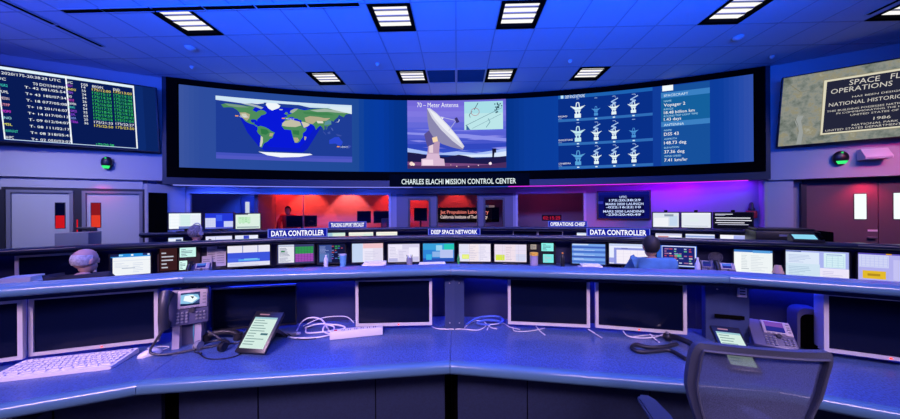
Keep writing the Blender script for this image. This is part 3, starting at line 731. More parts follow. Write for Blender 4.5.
shelfmon('black monitor showing white text lines on third row shelf', 713, 754, 212, 231.5, ['0a0a1c', '.03 .06 .5 .11 d8d8e8; .03 .14 .3 .18 a0a0c0; .03 .30 .95 .36 e8e8f4; .06 .46 .98 .52 e0e0f0; .03 .62 .8 .67 e8e8f4; .1 .74 .9 .78 c8c8e0'], webcam=True)

# ================================================================ SIGNS on the shelves
def sign(label, x0, x1, y0, y1, r, z, t, size, group):
    p0, p1 = at_r(x0, y1, r), at_r(x1, y1, r); d = p1 - p0; W = math.hypot(d.x, d.y); c = (p0 + p1) / 2; xm = (x0 + x1) / 2
    H = zat(xm, y0, c) - z
    o = bpy.data.objects.new
    b = B(); b.mi = 0; b.box((0, .012, H / 2), (W, .02, H), .003)
    b.prism([(-W / 2 + .02, .02, 0), (-W / 2 + .02, .08, 0), (-W / 2 + .02, .022, H * .7)], (.015, 0, 0)); b.prism([(W / 2 - .035, .02, 0), (W / 2 - .035, .08, 0), (W / 2 - .035, .022, H * .7)], (.015, 0, 0))
    b.mi = 1
    for z0 in (H * .04, H * .92): b.box((0, .001, z0 + H * .02), (W * .98, .003, H * .035))
    for x in (-W / 2 + .008, W / 2 - .008): b.box((x, .001, H / 2), (.008, .003, H * .9))
    b.mi = 2; vs, fs, w = text_geo(t, .025); kx = W * .88 / w; kz = H * size / .72
    vv = [b.v((p[0] * kx - W * .44, -.0008, H * (.5 - size / 2) + p[1] * kz)) for p in vs]
    for f in fs: b.f([vv[i] for i in f])
    ob = obj('desk_sign', b, [emit('1420b0', .8), emit('8088ff', 1.0), emit('f4f4ff', 1.1)], fix=False); ob.location = (c.x, c.y, z); ob.rotation_euler = (0, 0, math.atan2(d.y, d.x))
    return tag(ob, label, 'sign', group)
RS2 = AP2 + .357 + .06; RS3 = AP3 + .357 + .05; gs = 'blue position signs on the console shelves'
sign('blue data controller sign on second row shelf, left of centre', 267.5, 327.5, 228.3, 238.5, RS2 + .05, 1.23, 'DATA CONTROLLER', .58, gs)
sign('small blue tracking support sign before the red lit office', 328.5, 366.5, 221.5, 227.8, RS3, Z3, 'TRACKING SUPPORT SPECIALIST', .6, gs)
sign('blue deep space network sign before the glass entrance', 428, 480.5, 228.5, 236.4, RS2 + .05, 1.23, 'DEEP SPACE NETWORK', .62, gs)
sign('small blue operations chief sign under the red clock digits', 548, 587.5, 221, 227.5, RS3, Z3, 'OPERATIONS CHIEF', .6, gs)
sign('blue data controller sign on second row shelf behind man in blue shirt', 586.5, 650.5, 228, 238.8, RS2, 1.23, 'DATA CONTROLLER', .58, gs)

# ================================================================ CURVED VIDEO WALL
def arcpt(th, z, d=0): return Vector((SCX + (SCR - d) * math.sin(th), SCY + (SCR - d) * math.cos(th), z))
def arc_ang(px, py, d=0):
    p = at_r(px, py, SCR - d, (SCX, SCY)); return math.atan2(p.x - SCX, p.y - SCY), p.z
vw = thing('video_wall', 'huge curved black framed projection screen with map, antenna and telemetry pictures', 'screen', (SCX, SCY + SCR, 2.2))
off = Vector((SCX, SCY + SCR, 2.2))
TL, TR = arc_ang(162, 130)[0], arc_ang(770.5, 130)[0]
SL, SR = arc_ang(179, 130, -.05)[0], arc_ang(753.5, 130, -.05)[0]
z_b, z_t = 2.205, ZC - .002
sz0, sz1 = arc_ang(460, 172, -.05)[1], arc_ang(460, 100.3, -.05)[1]
def arc_box(b, t0, t1, z0, z1, d0, d1, n=40):
    for k in range(n):
        a, c2 = t0 + (t1 - t0) * k / n, t0 + (t1 - t0) * (k + 1) / n
        P = [arcpt(a, z0, d0) - off, arcpt(c2, z0, d0) - off, arcpt(c2, z0, d1) - off, arcpt(a, z0, d1) - off]
        Q = [p + Vector((0, 0, z1 - z0)) for p in P]
        b.f([b.v(p) for p in P]); b.f([b.v(p) for p in Q[::-1]])
        for i, j in ((0, 1), (2, 3)): b.f([b.v(P[i]), b.v(P[j]), b.v(Q[j]), b.v(Q[i])])
        if k == 0: b.f([b.v(P[3]), b.v(P[0]), b.v(Q[0]), b.v(Q[3])])
        if k == n - 1: b.f([b.v(P[1]), b.v(P[2]), b.v(Q[2]), b.v(Q[1])])
b = B(); arc_box(b, TL, TR, z_b, z_b + .155, 0, -.3)
arc_box(b, TL, TL + .0045, z_b, z_t, 0, -.3, 1); arc_box(b, TR - .0045, TR, z_b, z_t, 0, -.3, 1); obj('border', b, SCRFR, vw)
b = B(); gl = TL + .0045; gr = TR - .0045
arc_box(b, gl, gr, z_b + .155, sz0, .012, -.3); arc_box(b, gl, gr, sz1, z_t, .012, -.3); arc_box(b, gl, SL, sz0, sz1, .012, -.3, 2); arc_box(b, SR, gr, sz0, sz1, .012, -.3, 2)
obj('bezel', b, BLACKM, vw)
SW = (SR - SL) * SCR; SH = sz1 - sz0
S = Screen(SW, SH, '14429a')
def U(px, py): 
    t, z = arc_ang(px, py, -.05); return ((t - SL) / (SR - SL), (sz1 - z) / SH)
u_ = lambda px: U(px, 135)[0]
# blended background bands of the projection, ambient light on the left end painted in
bands = [(179, '3a54a0'), (186, '33509f'), (196, '2e4c9e'), (206, '264a9c'), (352, '1f4a98'), (360, '083c9e'), (372, '063aa2'), (392, '05348e'), (402, '052e80'), (507, '06348c'), (513, '0a3c9c'), (540, '0b40a2'), (652, '103c9a'), (658, '123c98'), (709, '0c3c9c'), (730, '2048a8'), (744, '3050ac'), (754, None)]
def bandcol(px):
    mids = [((a + e) / 2, c) for (a, c), (e, _) in zip(bands, bands[1:])]
    if px <= mids[0][0]: return mids[0][1]
    for (a, c), (e, c2) in zip(mids, mids[1:]):
        if px <= e:
            f = (px - a) / (e - a); return ''.join('%02x' % int(round(int(c[i:i + 2], 16) * (1 - f) + int(c2[i:i + 2], 16) * f)) for i in (0, 2, 4))
    return mids[-1][1]
edges = list(range(179, 754, 5)) + [754]
for a, e in zip(edges, edges[1:]): S.rect(u_(a), 0, u_(e), 1, bandcol((a + e) / 2)); S.n -= 1
S.n += 1
# --- world map
(m0u, m0v), (m1u, m1v) = U(216, 97), U(352, 112); m1v = U(284, 160.8)[1]; m0v = U(284, 101.5)[1]
m0u = u_(216); m1u = u_(352)
def LL(lon, lat): return (m0u + (m1u - m0u) * (lon + 180) / 360, m0v + (m1v - m0v) * (90 - lat) / 180)
def geo(s, c): 
    pts = [tuple(float(q) for q in p.split(',')) for p in s.split()]; S.poly([LL(*p) for p in pts], c)
S.rect(m0u, m0v, m1u, m1v, '1e3c96')
S.poly([LL(-128, 62), LL(-60, 72), LL(60, 72), LL(102, 60), LL(92, 20), LL(70, -20), LL(52, -52), LL(40, -62), LL(-62, -62), LL(-78, -48), LL(-105, -10), LL(-122, 30)][::-1], '0a1cc4')
S.poly([LL(-95, 60), LL(70, 66), LL(70, 10), LL(45, -30), LL(30, -50), LL(-50, -50), LL(-85, 0)][::-1], '0818d8')
S.rect(m0u, LL(0, -72)[1], m1u, m1v, '4452c0'); S.rect(m0u, LL(0, -80)[1], m1u, m1v, '5058c4')
S.poly([LL(-78, -65), LL(-60, -66), LL(60, -66), LL(66, -69), LL(30, -77), LL(-20, -80), LL(-55, -75)], 'f4f8ff')
GRN, TAN, PAL, DGR = '4e8c5c', 'b0a888', 'cdd0bc', '2f7a48'
geo('-168,66 -162,58 -150,60 -140,60 -130,54 -124,47 -122,37 -115,30 -110,23 -105,20 -97,16 -88,14 -83,9 -78,8 -82,13 -88,16 -87,21 -92,19 -97,24 -95,29 -89,30 -83,29 -81,25 -80,31 -75,36 -70,43 -60,47 -56,52 -62,58 -70,60 -78,56 -82,52 -92,57 -86,66 -96,68 -115,69 -130,70 -156,71', GRN)
geo('-124,47 -110,49 -98,44 -100,32 -106,24 -114,30 -121,37', TAN); geo('-120,44 -108,45 -104,34 -114,33', PAL)
geo('-120,74 -96,76 -78,72 -64,67 -70,62 -80,66 -100,70', 'a4b4b8'); geo('-98,80 -66,83 -62,80 -80,76 -95,77', 'dfe8f0'); geo('-160,70 -120,69 -100,64 -130,62 -150,64', '7c9a88')
geo('-56,82 -30,83 -20,76 -24,69 -42,60 -52,66 -58,76', 'f0f6fa'); geo('-24,66 -14,66 -15,63 -22,63', 'b8c8c4')
geo('-80,9 -72,12 -60,9 -51,4 -44,-2 -35,-6 -39,-14 -41,-22 -48,-26 -54,-34 -62,-39 -65,-44 -68,-53 -73,-52 -74,-40 -71,-28 -71,-18 -77,-12 -81,-5 -79,2', GRN); geo('-72,4 -56,2 -50,-6 -58,-14 -70,-12', DGR); geo('-71,-18 -66,-22 -66,-36 -70,-50 -74,-50 -72,-32', PAL); geo('-48,-8 -38,-8 -42,-18 -50,-18', TAN)
geo('-17,15 -16,22 -10,30 -5,36 10,37 20,32 32,31 36,24 43,12 51,12 48,4 40,-4 40,-15 35,-22 32,-29 26,-34 18,-34 14,-24 12,-14 9,-2 8,4 -4,5 -10,5', GRN); geo('-16,16 -15,24 -8,31 10,36 32,31 36,20 20,14 -4,14', 'c2c0a8'); geo('12,4 30,4 30,-10 14,-8', DGR); geo('14,-18 26,-18 30,-26 24,-33 18,-33', TAN); geo('44,-13 50,-15 47,-25 44,-24', TAN)
geo('36,30 43,13 52,17 59,23 56,27 48,30 42,34', 'cfc9b0')
geo('-9,37 -9,43 0,44 -4,48 4,52 9,55 12,57 12,65 20,69 30,70 44,67 70,73 105,77 140,73 178,69 178,64 162,60 156,51 142,58 140,52 130,42 126,36 121,40 119,34 121,28 110,21 106,10 102,13 98,8 95,17 88,22 80,14 77,8 72,20 66,25 58,26 48,30 36,32 36,36 28,37 26,40 18,40 14,44 8,44 3,42 -2,37', GRN)
geo('45,44 60,50 84,49 100,46 118,47 106,38 92,36 78,36 68,26 58,27 48,32', 'b4ac8a'); geo('78,36 96,36 98,30 82,29', 'dcdccc'); geo('60,68 100,75 140,72 176,68 160,64 110,66 80,64', 'a4b8a8'); geo('40,62 110,64 130,56 90,54 45,56', '3f8450'); geo('100,24 120,28 120,38 112,40 102,34', '5a90a0')
geo('-10,52 -6,58 -2,58 1,52 -5,50', '5a9068'); geo('5,58 8,64 18,70 28,71 24,66 18,60 12,56', 'a0b0a0'); geo('100,22 108,20 105,9 100,14', '34508e')
geo('131,34 136,35 141,38 142,44 145,43 141,35', 'd0dcec'); geo('95,5 104,-5 106,-6 100,2', '4a5cb0'); geo('109,2 117,6 117,-3 110,-3', '3c54a8'); geo('132,-2 150,-6 148,-9 138,-8', '3c50a4'); geo('118,18 124,14 126,7 122,9', '4c60b0')
geo('114,-22 114,-34 124,-33 132,-32 138,-36 146,-39 151,-34 153,-26 146,-18 142,-11 136,-12 130,-12 122,-17', '2a48d4'); geo('170,-36 178,-39 172,-46 168,-44', '3c50b0')
S.n += 1
S.rect(m0u, m0v, m1u, LL(0, 82)[1], 'cfe6f6'); S.n -= 1
S.poly([LL(-180, 83), LL(-180, 78), LL(-110, 74), LL(-60, 82)], 'cfe4f4'); S.n -= 1
S.poly([LL(60, 84), LL(110, 77), LL(180, 62), LL(180, 84)], 'dcecf4'); S.n -= 1
S.poly([LL(20, 84), LL(60, 76), LL(120, 77), LL(120, 84)], 'c8e0f0'); S.n += 1
for lon, lat, t in ((-134, 36, 'GDSCC'), (-16, 38, 'MDSCC'), (136, -42, 'CDSCC')):
    q = LL(lon, lat); S.rect(q[0], q[1] - .008, q[0] + .005, q[1] + .006, 'f0a060'); S.text(q[0] + .007, q[1] + .012, .022, t, 'e4ecff')
# --- picture of the large antenna
c0, c1 = u_(407.5), u_(506); v0, v1 = U(457, 100.5)[1], U(457, 168.5)[1]
def Q(a, e): return (c0 + (c1 - c0) * a, v0 + (v1 - v0) * e)
def qp(pts, c): S.poly([Q(*p) for p in pts], c)
sky = ['7268d8', '7a70de', '8078e2', '7672de', '666ada', '5a62d8', '5860d4', '4856cc', '3248c0', '3450c8']
for i, c in enumerate(sky): qp([(0, i * .08), (0, i * .08 + .081), (1, i * .08 + .081), (1, i * .08)], c)
S.n += 1
q = random.Random(4)
for i in range(26):
    x, y = q.uniform(0, .9), q.uniform(.36, .78); L = q.uniform(.12, .4); h = q.uniform(.006, .022)
    qp([(x, y), (min(1, x + L * .5), y + h), (min(1, x + L), y + .01), (min(1, x + L * .5), y - h * .4)], q.choice(['8a8ae8', '7a84e4', '98a0f0', '3a4cc8', '5a6ad8', '6470e0']))
S.n += 1
qp([(0, .47), (0, .5), (.4, .53), (1, .62), (1, .57), (.6, .5)], '8c90ec'); qp([(0, .7), (0, .78), (1, .84), (1, .72), (.7, .78), (.5, .75), (.3, .78)], 'a8c0f8'); qp([(.5, .8), (.5, .84), (1, .84), (1, .76), (.8, .80)], 'd8e8ff')
S.n += 1
qp([(0, .76), (0, 1), (1, 1), (1, .83), (.85, .85), (.7, .86), (.6, .82), (.52, .80), (.4, .83), (.25, .82), (.12, .78)], '1c1a4c'); S.n += 1
qp([(0, .94), (0, 1), (1, 1), (1, .92), (.8, .95)], '4a2c60'); qp([(0, .9), (0, .95), (.4, .97), (.9, .95), (.6, .93)], '7a4a80'); S.n += 1
qp([(.14, .86), (.14, .96), (.38, .96), (.37, .86), (.33, .85), (.32, .78), (.20, .78), (.19, .85)], 'd8b8d4'); qp([(.20, .78), (.32, .78), (.33, .6), (.30, .56), (.26, .56), (.22, .6)], 'b898b8'); S.n += 1
qp([(.15, .87), (.15, .95), (.26, .95), (.26, .87)], 'f4dcec'); qp([(.22, .62), (.22, .77), (.26, .77), (.26, .62)], 'e8d0dc'); qp([(.17, .50), (.20, .68), (.27, .64), (.28, .56), (.22, .44)], '5a5090'); S.n += 1
qp([(.20, .14), (.205, .30), (.22, .44), (.27, .56), (.35, .64), (.45, .69), (.56, .73), (.575, .70), (.50, .55), (.38, .34), (.28, .17), (.22, .11)], '8c88b0'); S.n += 1
qp([(.20, .115), (.25, .26), (.34, .43), (.46, .60), (.56, .71), (.578, .68), (.52, .55), (.42, .37), (.30, .19), (.23, .115)], 'd4d4e4'); S.n += 1
qp([(.22, .13), (.28, .27), (.38, .43), (.48, .56), (.555, .66), (.5, .53), (.40, .36), (.30, .21)], 'eceef6'); qp([(.34, .24), (.36, .28), (.37, .25)], 'f8f8ff'); qp([(.25, .55), (.26, .62), (.31, .60), (.30, .53)], 'f8d8b0'); S.n += 1
S.line([Q(.35, .25), Q(.5, .3)], .012, 'c8c8e8'); S.line([Q(.42, .45), Q(.49, .31)], .012, 'c0c0e0')
qp([(.48, .27), (.50, .34), (.53, .32), (.505, .25)], '3a3470'); qp([(.86, .72), (.86, .86), (.875, .86), (.89, .72)], '101030'); qp([(.88, .72), (.88, .78), (.90, .78), (.90, .72)], '101030'); S.n += 1
for (x, y, r, c) in ((.84, .935, .022, 'ffe8f4'), (.84, .935, .011, 'ffffff'), (.04, .93, .03, 'f8d8d0'), (.06, .94, .02, 'fff0e0'), (.5, .97, .008, 'f8d0d0'), (.62, .975, .01, 'f0c8d8'), (.72, .96, .008, 'f8e0e8'), (.44, .95, .006, 'ffd0c0')):
    qp([(x + r * .72 * math.cos(k * PI / 4), y + r * math.sin(k * PI / 4)) for k in range(8)], c); S.n += 1
qp([(.58, .03), (.58, .44), (.97, .44), (.97, .03)], 'bce6ea'); S.n += 1
qp([(.58, .03), (.58, .2), (.97, .2), (.97, .03)], 'a8dee8'); qp([(.6, .36), (.6, .44), (.64, .44), (.62, .40)], '3a6a9c'); S.n += 1
S.line([Q(.59, .38), Q(.78, .25), Q(.96, .13)], .012, '6a90a0'); S.line([Q(.66, .42), Q(.95, .22)], .01, '7aa0b0'); S.line([Q(.68, .15), Q(.72, .05)], .016, '385060'); S.line([Q(.66, .17), Q(.63, .22), Q(.64, .26)], .014, '486070'); S.line([Q(.82, .28), Q(.84, .33), Q(.80, .41)], .016, '6a98a8')
S.line([Q(.69 + .042 * math.cos(k * PI / 6), .18 + .055 * math.sin(k * PI / 6)) for k in range(13)], .012, 'b07080')
for i in range(22): a, e = q.gauss(.90, .02), q.gauss(.11, .035); qp([(a, e), (a, e + .018), (a + .012, e + .018), (a + .012, e)], '385a68')
S.n += 1
S.text(Q(.1, .1)[0], Q(.1, .105)[1], .066, '70 \u2013 Meter Antenna', 'f4f4ff', wide=(c1 - c0) * .42, bold=.0)
# --- deep space network diagram
e0, e1 = u_(558), u_(652); w0, w1 = 0, U(605, 168)[1]
def E(a, e): return (e0 + (e1 - e0) * a, w0 + (w1 - w0) * e)
S.poly([E(0, .01), E(0, 1), E(1, 1), E(1, .01)], '082f88')
S.poly([E(0, .01), E(0, .055), E(1, .055), E(1, .01)], '1c62b4'); S.text(E(.08, .05)[0], E(0, .052)[1], .04, 'DEEP SPACE NETWORK', 'f0fbff', wide=(e1 - e0) * .22); S.rect(*E(.03, .01), *E(.06, .05), 'c0e8ff')
def dish(a, e, k, c, sig=False):
    x = lambda dx, dy: E(a + dx * k, e + dy * k * 1.0)
    S.poly([x(-.085, -.13), x(-.03, -.075), x(.03, -.075), x(.085, -.13), x(.02, -.11), x(-.02, -.11)], c); S.n -= 1
    S.poly([x(-.035, -.07), x(-.02, -.03), x(-.035, -.02), x(-.035, .03), x(.035, .03), x(.035, -.02), x(.02, -.03), x(.035, -.07)], c); S.n -= 1
    S.line([x(-.02, -.11), x(-.012, -.17), x(.012, -.17), x(.02, -.11)], .02 * k, c); S.n += 1
    S.rect(*x(-.008, -.05), *x(.008, -.02), '082f88')
    if sig: S.line([x(-.05, -.13), x(.03, -.18), x(-.04, -.2), x(.06, -.26)], .022, 'a8ccf4'); S.rect(*x(.02, -.285), *x(.03, -.275), 'd0e0ff')
W_, D_ = 'e4f6fa', '4a94d8'
rows = [(.29, ((.22, 1, W_, 0), (.42, .6, D_, 0), (.61, .72, W_, 1), (.81, .75, W_, 1))), (.61, ((.22, 1, 'c4ecf4', 0), (.42, .72, W_, 1), (.61, .72, W_, 1), (.81, .6, D_, 0))), (.925, ((.22, .95, '58a4dc', 0), (.42, .72, W_, 1), (.61, .72, W_, 1), (.81, .72, W_, 1)))]
for (e, ds), nm in zip(rows, ('MADRID', 'GOLDSTONE', 'CANBERRA')):
    S.poly([E(0, e + .04), E(0, e + .075), E(1, e + .075), E(1, e + .04)], '2e6cb8')
    S.text(E(0, 0)[0], E(0, e + .012)[1], .022, nm, 'f0f4ff'); S.text(E(0, 0)[0], E(0, e + .04)[1], .016, 'UTC', 'b0c8f0')
    for a, k, c, sg in ds: dish(a, e, k, c, sg); S.rect(*E(a - .012, e + .05), *E(a + .012, e + .065), 'd8f0ff'); S.rect(*E(a - .015, e - .225 + .02 * (1 - k)), *E(a + .015, e - .218 + .02 * (1 - k)), '9cc0f0')
# --- spacecraft panel
f0, f1 = u_(660), u_(708.5)
def G(a, px_y): return (f0 + (f1 - f0) * a, U(684, px_y)[1])
def gr(a0, y0, a1, y1, c): S.rect(*G(a0, y0), *G(a1, y1), c)
gr(0, 85.2, 1, 165, '16509c'); gr(0, 92, 1, 121, '14609e'); gr(.03, 84.5, .26, 90, 'f4fcff'); gr(0, 91.5, 1, 97, '3a80c4'); gr(0, 121, 1, 126, '3c80c4')
for y, s, t, c in ((95.8, .034, 'SPACECRAFT', 'd8f0ff'), (101, .024, 'NAME', 'a8dcf8'), (105.6, .043, 'Voyager 2', 'ffffff'), (109.2, .024, 'RANGE', 'a8dcf8'), (113.2, .040, '18.48 billion km', 'ffffff'), (116.2, .024, 'ROUND-TRIP LIGHT TIME', 'a8dcf8'), (120, .040, '1.43 days', 'ffffff'),
                   (125.4, .034, 'ANTENNA', 'd8f0ff'), (130.5, .024, 'NAME', 'a8dcf8'), (135, .043, 'DSS 43', 'ffffff'), (139.2, .024, 'AZIMUTH', 'a8dcf8'), (143.8, .043, '148.73 deg', 'ffffff'), (148, .024, 'ELEVATION', 'a8dcf8'), (152.8, .043, '37.36 deg', 'ffffff'), (156.6, .024, 'WIND SPEED', 'a8dcf8'), (161.2, .043, '7.41 km/hr', 'ffffff')):
    S.text(*G(.06, y), s * .9, t, c, bold=.0)
def mapf(u, v, d): return arcpt(SL + (SR - SL) * u, sz1 - v * SH, -.05 + d) - off
S.build('screen', vw, mapf=mapf, lift=.00025, sub=150)
# lettering on the lower frame
ta, tb = arc_ang(401.5, 181, .013)[0], arc_ang(516, 181, .013)[0]; tz = arc_ang(458, 184, .013)[1]
vs, fs, W = text_geo('CHARLES ELACHI MISSION CONTROL CENTER', .012); b = B()
tzh = arc_ang(458, 178.7, .013)[1] - tz
b.mi = 0; arc_box(b, ta - .018, tb + .02, z_b + .003, sz0 - .06, .0135, -.01, 20); b.mi = 1
vv = [b.v(arcpt(ta + (tb - ta) * p[0] / W, tz + p[1] * tzh / .72, .016) - off) for p in vs]
for f in fs: b.f([vv[i] for i in f])
obj('name_strip', b, [mat('teal_black', (.002, .006, .008), .9, spec=0), emit('e4f2f4', 1.0)], vw, fix=False)
b = B(); arc_box(b, TL + .01, -.07, z_b - .014, z_b + .004, -.02, -.045, 30); obj('light_strip', b, emit('8c90ff', 1.2), vw)
b = B(); arc_box(b, -.07, .075, z_b - .014, z_b + .004, -.02, -.045, 12); obj('light_strip', b, emit('3a50d0', 1.0), vw)
b = B(); arc_box(b, .075, TR - .02, z_b - .014, z_b + .004, -.02, -.045, 30); obj('light_strip', b, emit('e830f0', 1.3), vw)

# ================================================================ WALL DISPLAYS
def wall_tv(label, s, xin_top, xin_bot, yt, yb, Wd, fill, fwd, yaw=0):
    M, p, tx, n = side_frame(s)
    q0 = M.inverted() @ at_plane(xin_bot, yb, p + n * .14, n); q1 = M.inverted() @ at_plane(xin_top, yt, p + n * fwd, n)
    L = math.hypot(q1.z - q0.z, fwd - .14); x_in = (q0.x + q1.x) / 2
    rz = math.atan2(s * tx.y, s * tx.x) - s * yaw
    ci = M @ Vector((x_in, .14, 0)); c = ci + Vector((math.cos(rz), math.sin(rz), 0)) * s * Wd / 2
    t = thing('wall_display', label, 'display screen', (c.x, c.y, q0.z), rz)
    Mt = Matrix.Rotation(math.atan2(fwd - .14, q1.z - q0.z), 4, 'X')
    b = B(Mt); w = .018; W2 = Wd / 2
    b.ring([(-W2, 0, 0), (W2, 0, 0), (W2, 0, L), (-W2, 0, L)], [(-W2 + w, 0, w), (W2 - w, 0, w), (W2 - w, 0, L - w), (-W2 + w, 0, L - w)], (0, .03, 0)); b.box((0, .045, L / 2), (Wd - .02, .05, L - .02)); obj('bezel', b, BLACK, t)
    b = B(Mt); b.box((0, .11, L * .5), (.4, .08, .4)); obj('mount', b, FRAME, t)
    S = Screen(Wd - 2 * w, L - 2 * w, '0a1c58')
    Mw = Matrix.Translation((c.x, c.y, q0.z)) @ Matrix.Rotation(rz, 4, 'Z') @ Mt; Mi = Mw.inverted()
    def puv(px, py):
        d = ray(px, py); o = Vector((0, 0, EYE)); o2 = Mi @ o; d2 = Mi.to_3x3() @ d; k = (.012 - o2.y) / d2.y; h = o2 + d2 * k
        return h.x / S.w + .5, 1 - (h.z - w) / S.h
    def line(x0, y0, x1, t, c, hp=3.0, bold=0):
        "a line of writing from (x0, y0) to x1, hp the letter height"
        u, v = puv(x0, y0); u2 = puv(x1, y0)[0]; v2 = puv(x0, y0 - hp)[1]
        S.text(u, v, v - v2, t, c, wide=u2 - u, bold=bold)
    fill(S, puv, line)
    S.build('screen', t, mapf=lambda u, v, d: tuple(Mt @ Vector(((u - .5) * S.w, .012 - d, w + (1 - v) * S.h))), lift=.0004)
    return t
def left_fill(S, puv, line):
    W = 'f2f8ff'
    P = lambda *q: [puv(*a) for a in q]
    ur = puv(136, 118)[0]
    S.rect(ur, 0, 1, 1, '0c2a70'); S.rect(ur + .05, 0, 1, 1, '0a2464')
    S.rect(0, 0, ur, 1, '081a54')
    v0 = puv(100, 80.8)[1]; v1 = puv(100, 83.4)[1]; ul = puv(3, 128)[0]; um = puv(69, 112)[0]; vb = puv(70, 144)[1]
    S.rect(ul, v0, ur, v1, 'e0f2ff'); S.rect(ur - .008, v0, ur, vb, W); S.rect(um - .004, v0, um + .004, vb, W); S.rect(ul, v0, ul + .007, vb, W); S.rect(ul, vb - .009, ur, vb, 'c8e0ff')
    line(1.5, 74, 60, '2020/175-20:38:29 UTC', W, 2.8); line(-3, 79.5, 6, 'S/C', W, 2.8); line(33, 85, 65, 'T0 DOY/HH:MM', W, 2.8)
    line(66, 83, 73, 'S/C', W, 2.4); line(81.5, 85.5, 88, 'DSS', W, 2.4); line(92.5, 87.5, 103, 'BEGIN', W, 2.4); line(113.5, 90.5, 120, 'END', W, 2.4)
    rows = [('VGR2', '40d8c8', 'T- 42 081/05:54'), ('PUML', W, 'T+ 43 180/07:34'), ('MESSN', 'e8d0d8', 'T- 18 077/05:08'), ('STFP', 'f09ab0', 'T+ 18 201/16:07'), ('MOM1', 'e040e8', 'T+ 14 017/00:13'), ('JNO', 'a8e4f4', 'T- 09 012/04:07'), ('MSL', 'f0f060', 'T- 08 111/02:17'), ('DAWN/HST', '40d0b0', 'T+ 08 318/05:41'), ('NHPC', W, 'T+ 02 050/03:07')]
    for i, (n, c, v) in enumerate(rows):
        f = i / 8; x = -1 + 6.5 * f; line(x, 86.0 + 52.4 * f, x + (9 if len(n) < 6 else 14), n, c, 2.7); x = 25 + 7 * f; line(x, 88.4 + 52 * f, 65.5 + 6 * f, v, W, 2.6)
    cols = ['b048e8', 'f0e060', '9a58f0', W, 'e048d0', W, '50d8c8', 'a050f0', '8848e8', '88a0ff', 'b040f0']
    nm = ['MRO1', 'MAVEN2', 'TTPF', 'JNO', 'M010', 'MAVEN', 'DAWN', 'VGR2S', 'KEPL', 'CHDR', 'STERA']
    for i in range(11):
        f = i / 10; c = '38c860' if 0 < i < 9 else ('f0e060' if i in (0, 10) else W)
        line(66.3 + 5 * f, 86.4 + 36.4 * f, 66.3 + 5 * f + 1.6 * len(nm[i]), nm[i], cols[i], 2.3); line(82 + 3.5 * f, 88.3 + 36 * f, 86 + 3.5 * f, ['14', '55', '24', '34', '26', '43', '54', '35', '63', '25', '36'][i], W, 2.3)
        if 0 < i < 9:
            for xa, xb, dy in ((92, 111.5, 0), (113, 133, 1.8)): 
                ua, va = puv(xa + 3 * f, 87.6 + 36 * f + dy); ub, vb2 = puv(xb + 3 * f, 91.2 + 36 * f + dy); S.rect(ua, va, ub, vb2, '0a4a38'); S.n -= 1
            S.n += 1
        line(92.5 + 3 * f, 90.7 + 36.2 * f, 111 + 3 * f, '175/%02d:%02d' % (12 + i, (i * 17) % 60), c, 2.5); line(114 + 3 * f, 93 + 35.6 * f, 132 + 3 * f, '175/%02d:%02d' % (13 + i, (i * 23) % 60), c, 2.5)
    line(97.5, 145.5, 115, '175/20:38', '40d880', 2.4)
wall_tv('large wall display of white and coloured spacecraft schedule text on navy', -1, 155.5, 160, 87.5, 152.5, 2.4, left_fill, .30, R(3))
STONE = stone_glow()
def right_fill(S, puv, line):
    S.poly([(0, 0), (0, 1), (1, 1), (1, 0)], STONE)
    P = lambda *q: [puv(*a) for a in q]
    S.poly(P((798, 115), (795, 122), (799, 131), (796, 144.5), (801, 144), (803, 132), (801, 121), (804, 115)), '9a9f9c')
    S.line(P((783, 119), (790, 117), (798, 116), (806, 115), (820, 118)), .010, '888c82'); S.line(P((795, 118), (798, 126), (798, 134)), .005, '5c6056'); S.line(P((789, 84), (800, 92), (812, 90), (823, 83)), .006, '6c7066')
    def slab(x0t, y0, x0b, y1, c):
        (u0, v0), (u1, v1) = puv(x0t, y0), puv(x0b, y1); um = puv(886, 105)[0]; r0 = 2 * um - u0; r1 = 2 * um - u1
        S.poly([(u0, v0), (u1, v1), (r1, v1), (r0, v0)], c)
    slab(823.5, 80, 819.5, 135.5, '8f8870'); slab(824.2, 80.6, 820.3, 134.9, 'dcd6bc'); slab(827, 82, 822.3, 133.3, '23253a')
    W = 'd4cfc6'
    um = puv(886, 105)[0]
    for x0, y, tt, hp, x1 in ((849, 85.2, 'SPACE   FLIGHT', 5.2, 927), (830.5, 94.2, 'OPERATIONS   FACILITY', 4.8, 947), (852, 97.6, 'HAS BEEN DESIGNATED A', 1.7, 925), (828.5, 107, 'NATIONAL HISTORIC LANDMARK', 3.7, 948), (826.5, 112.6, 'THIS BUILDING POSSESSES NATIONAL SIGNIFICANCE', 1.8, 950), (836, 114.4, 'IN COMMEMORATING THE HISTORY OF THE', 1.7, 938), (850, 116, 'UNITED STATES OF AMERICA', 1.8, 924), (873, 119.8, '1986', 3, 890), (851.5, 126, 'NATIONAL PARK SERVICE', 1.9, 922), (825, 131.8, 'UNITED STATES DEPARTMENT OF THE INTERIOR', 2.0, 952)):
        line(x0, y, x1, tt, W, hp)
wall_tv('large wall display picturing a dark bronze plaque on rough stone', 1, 783.4, 776.6, 77.5, 147.6, 2.8, right_fill, .40, R(3))
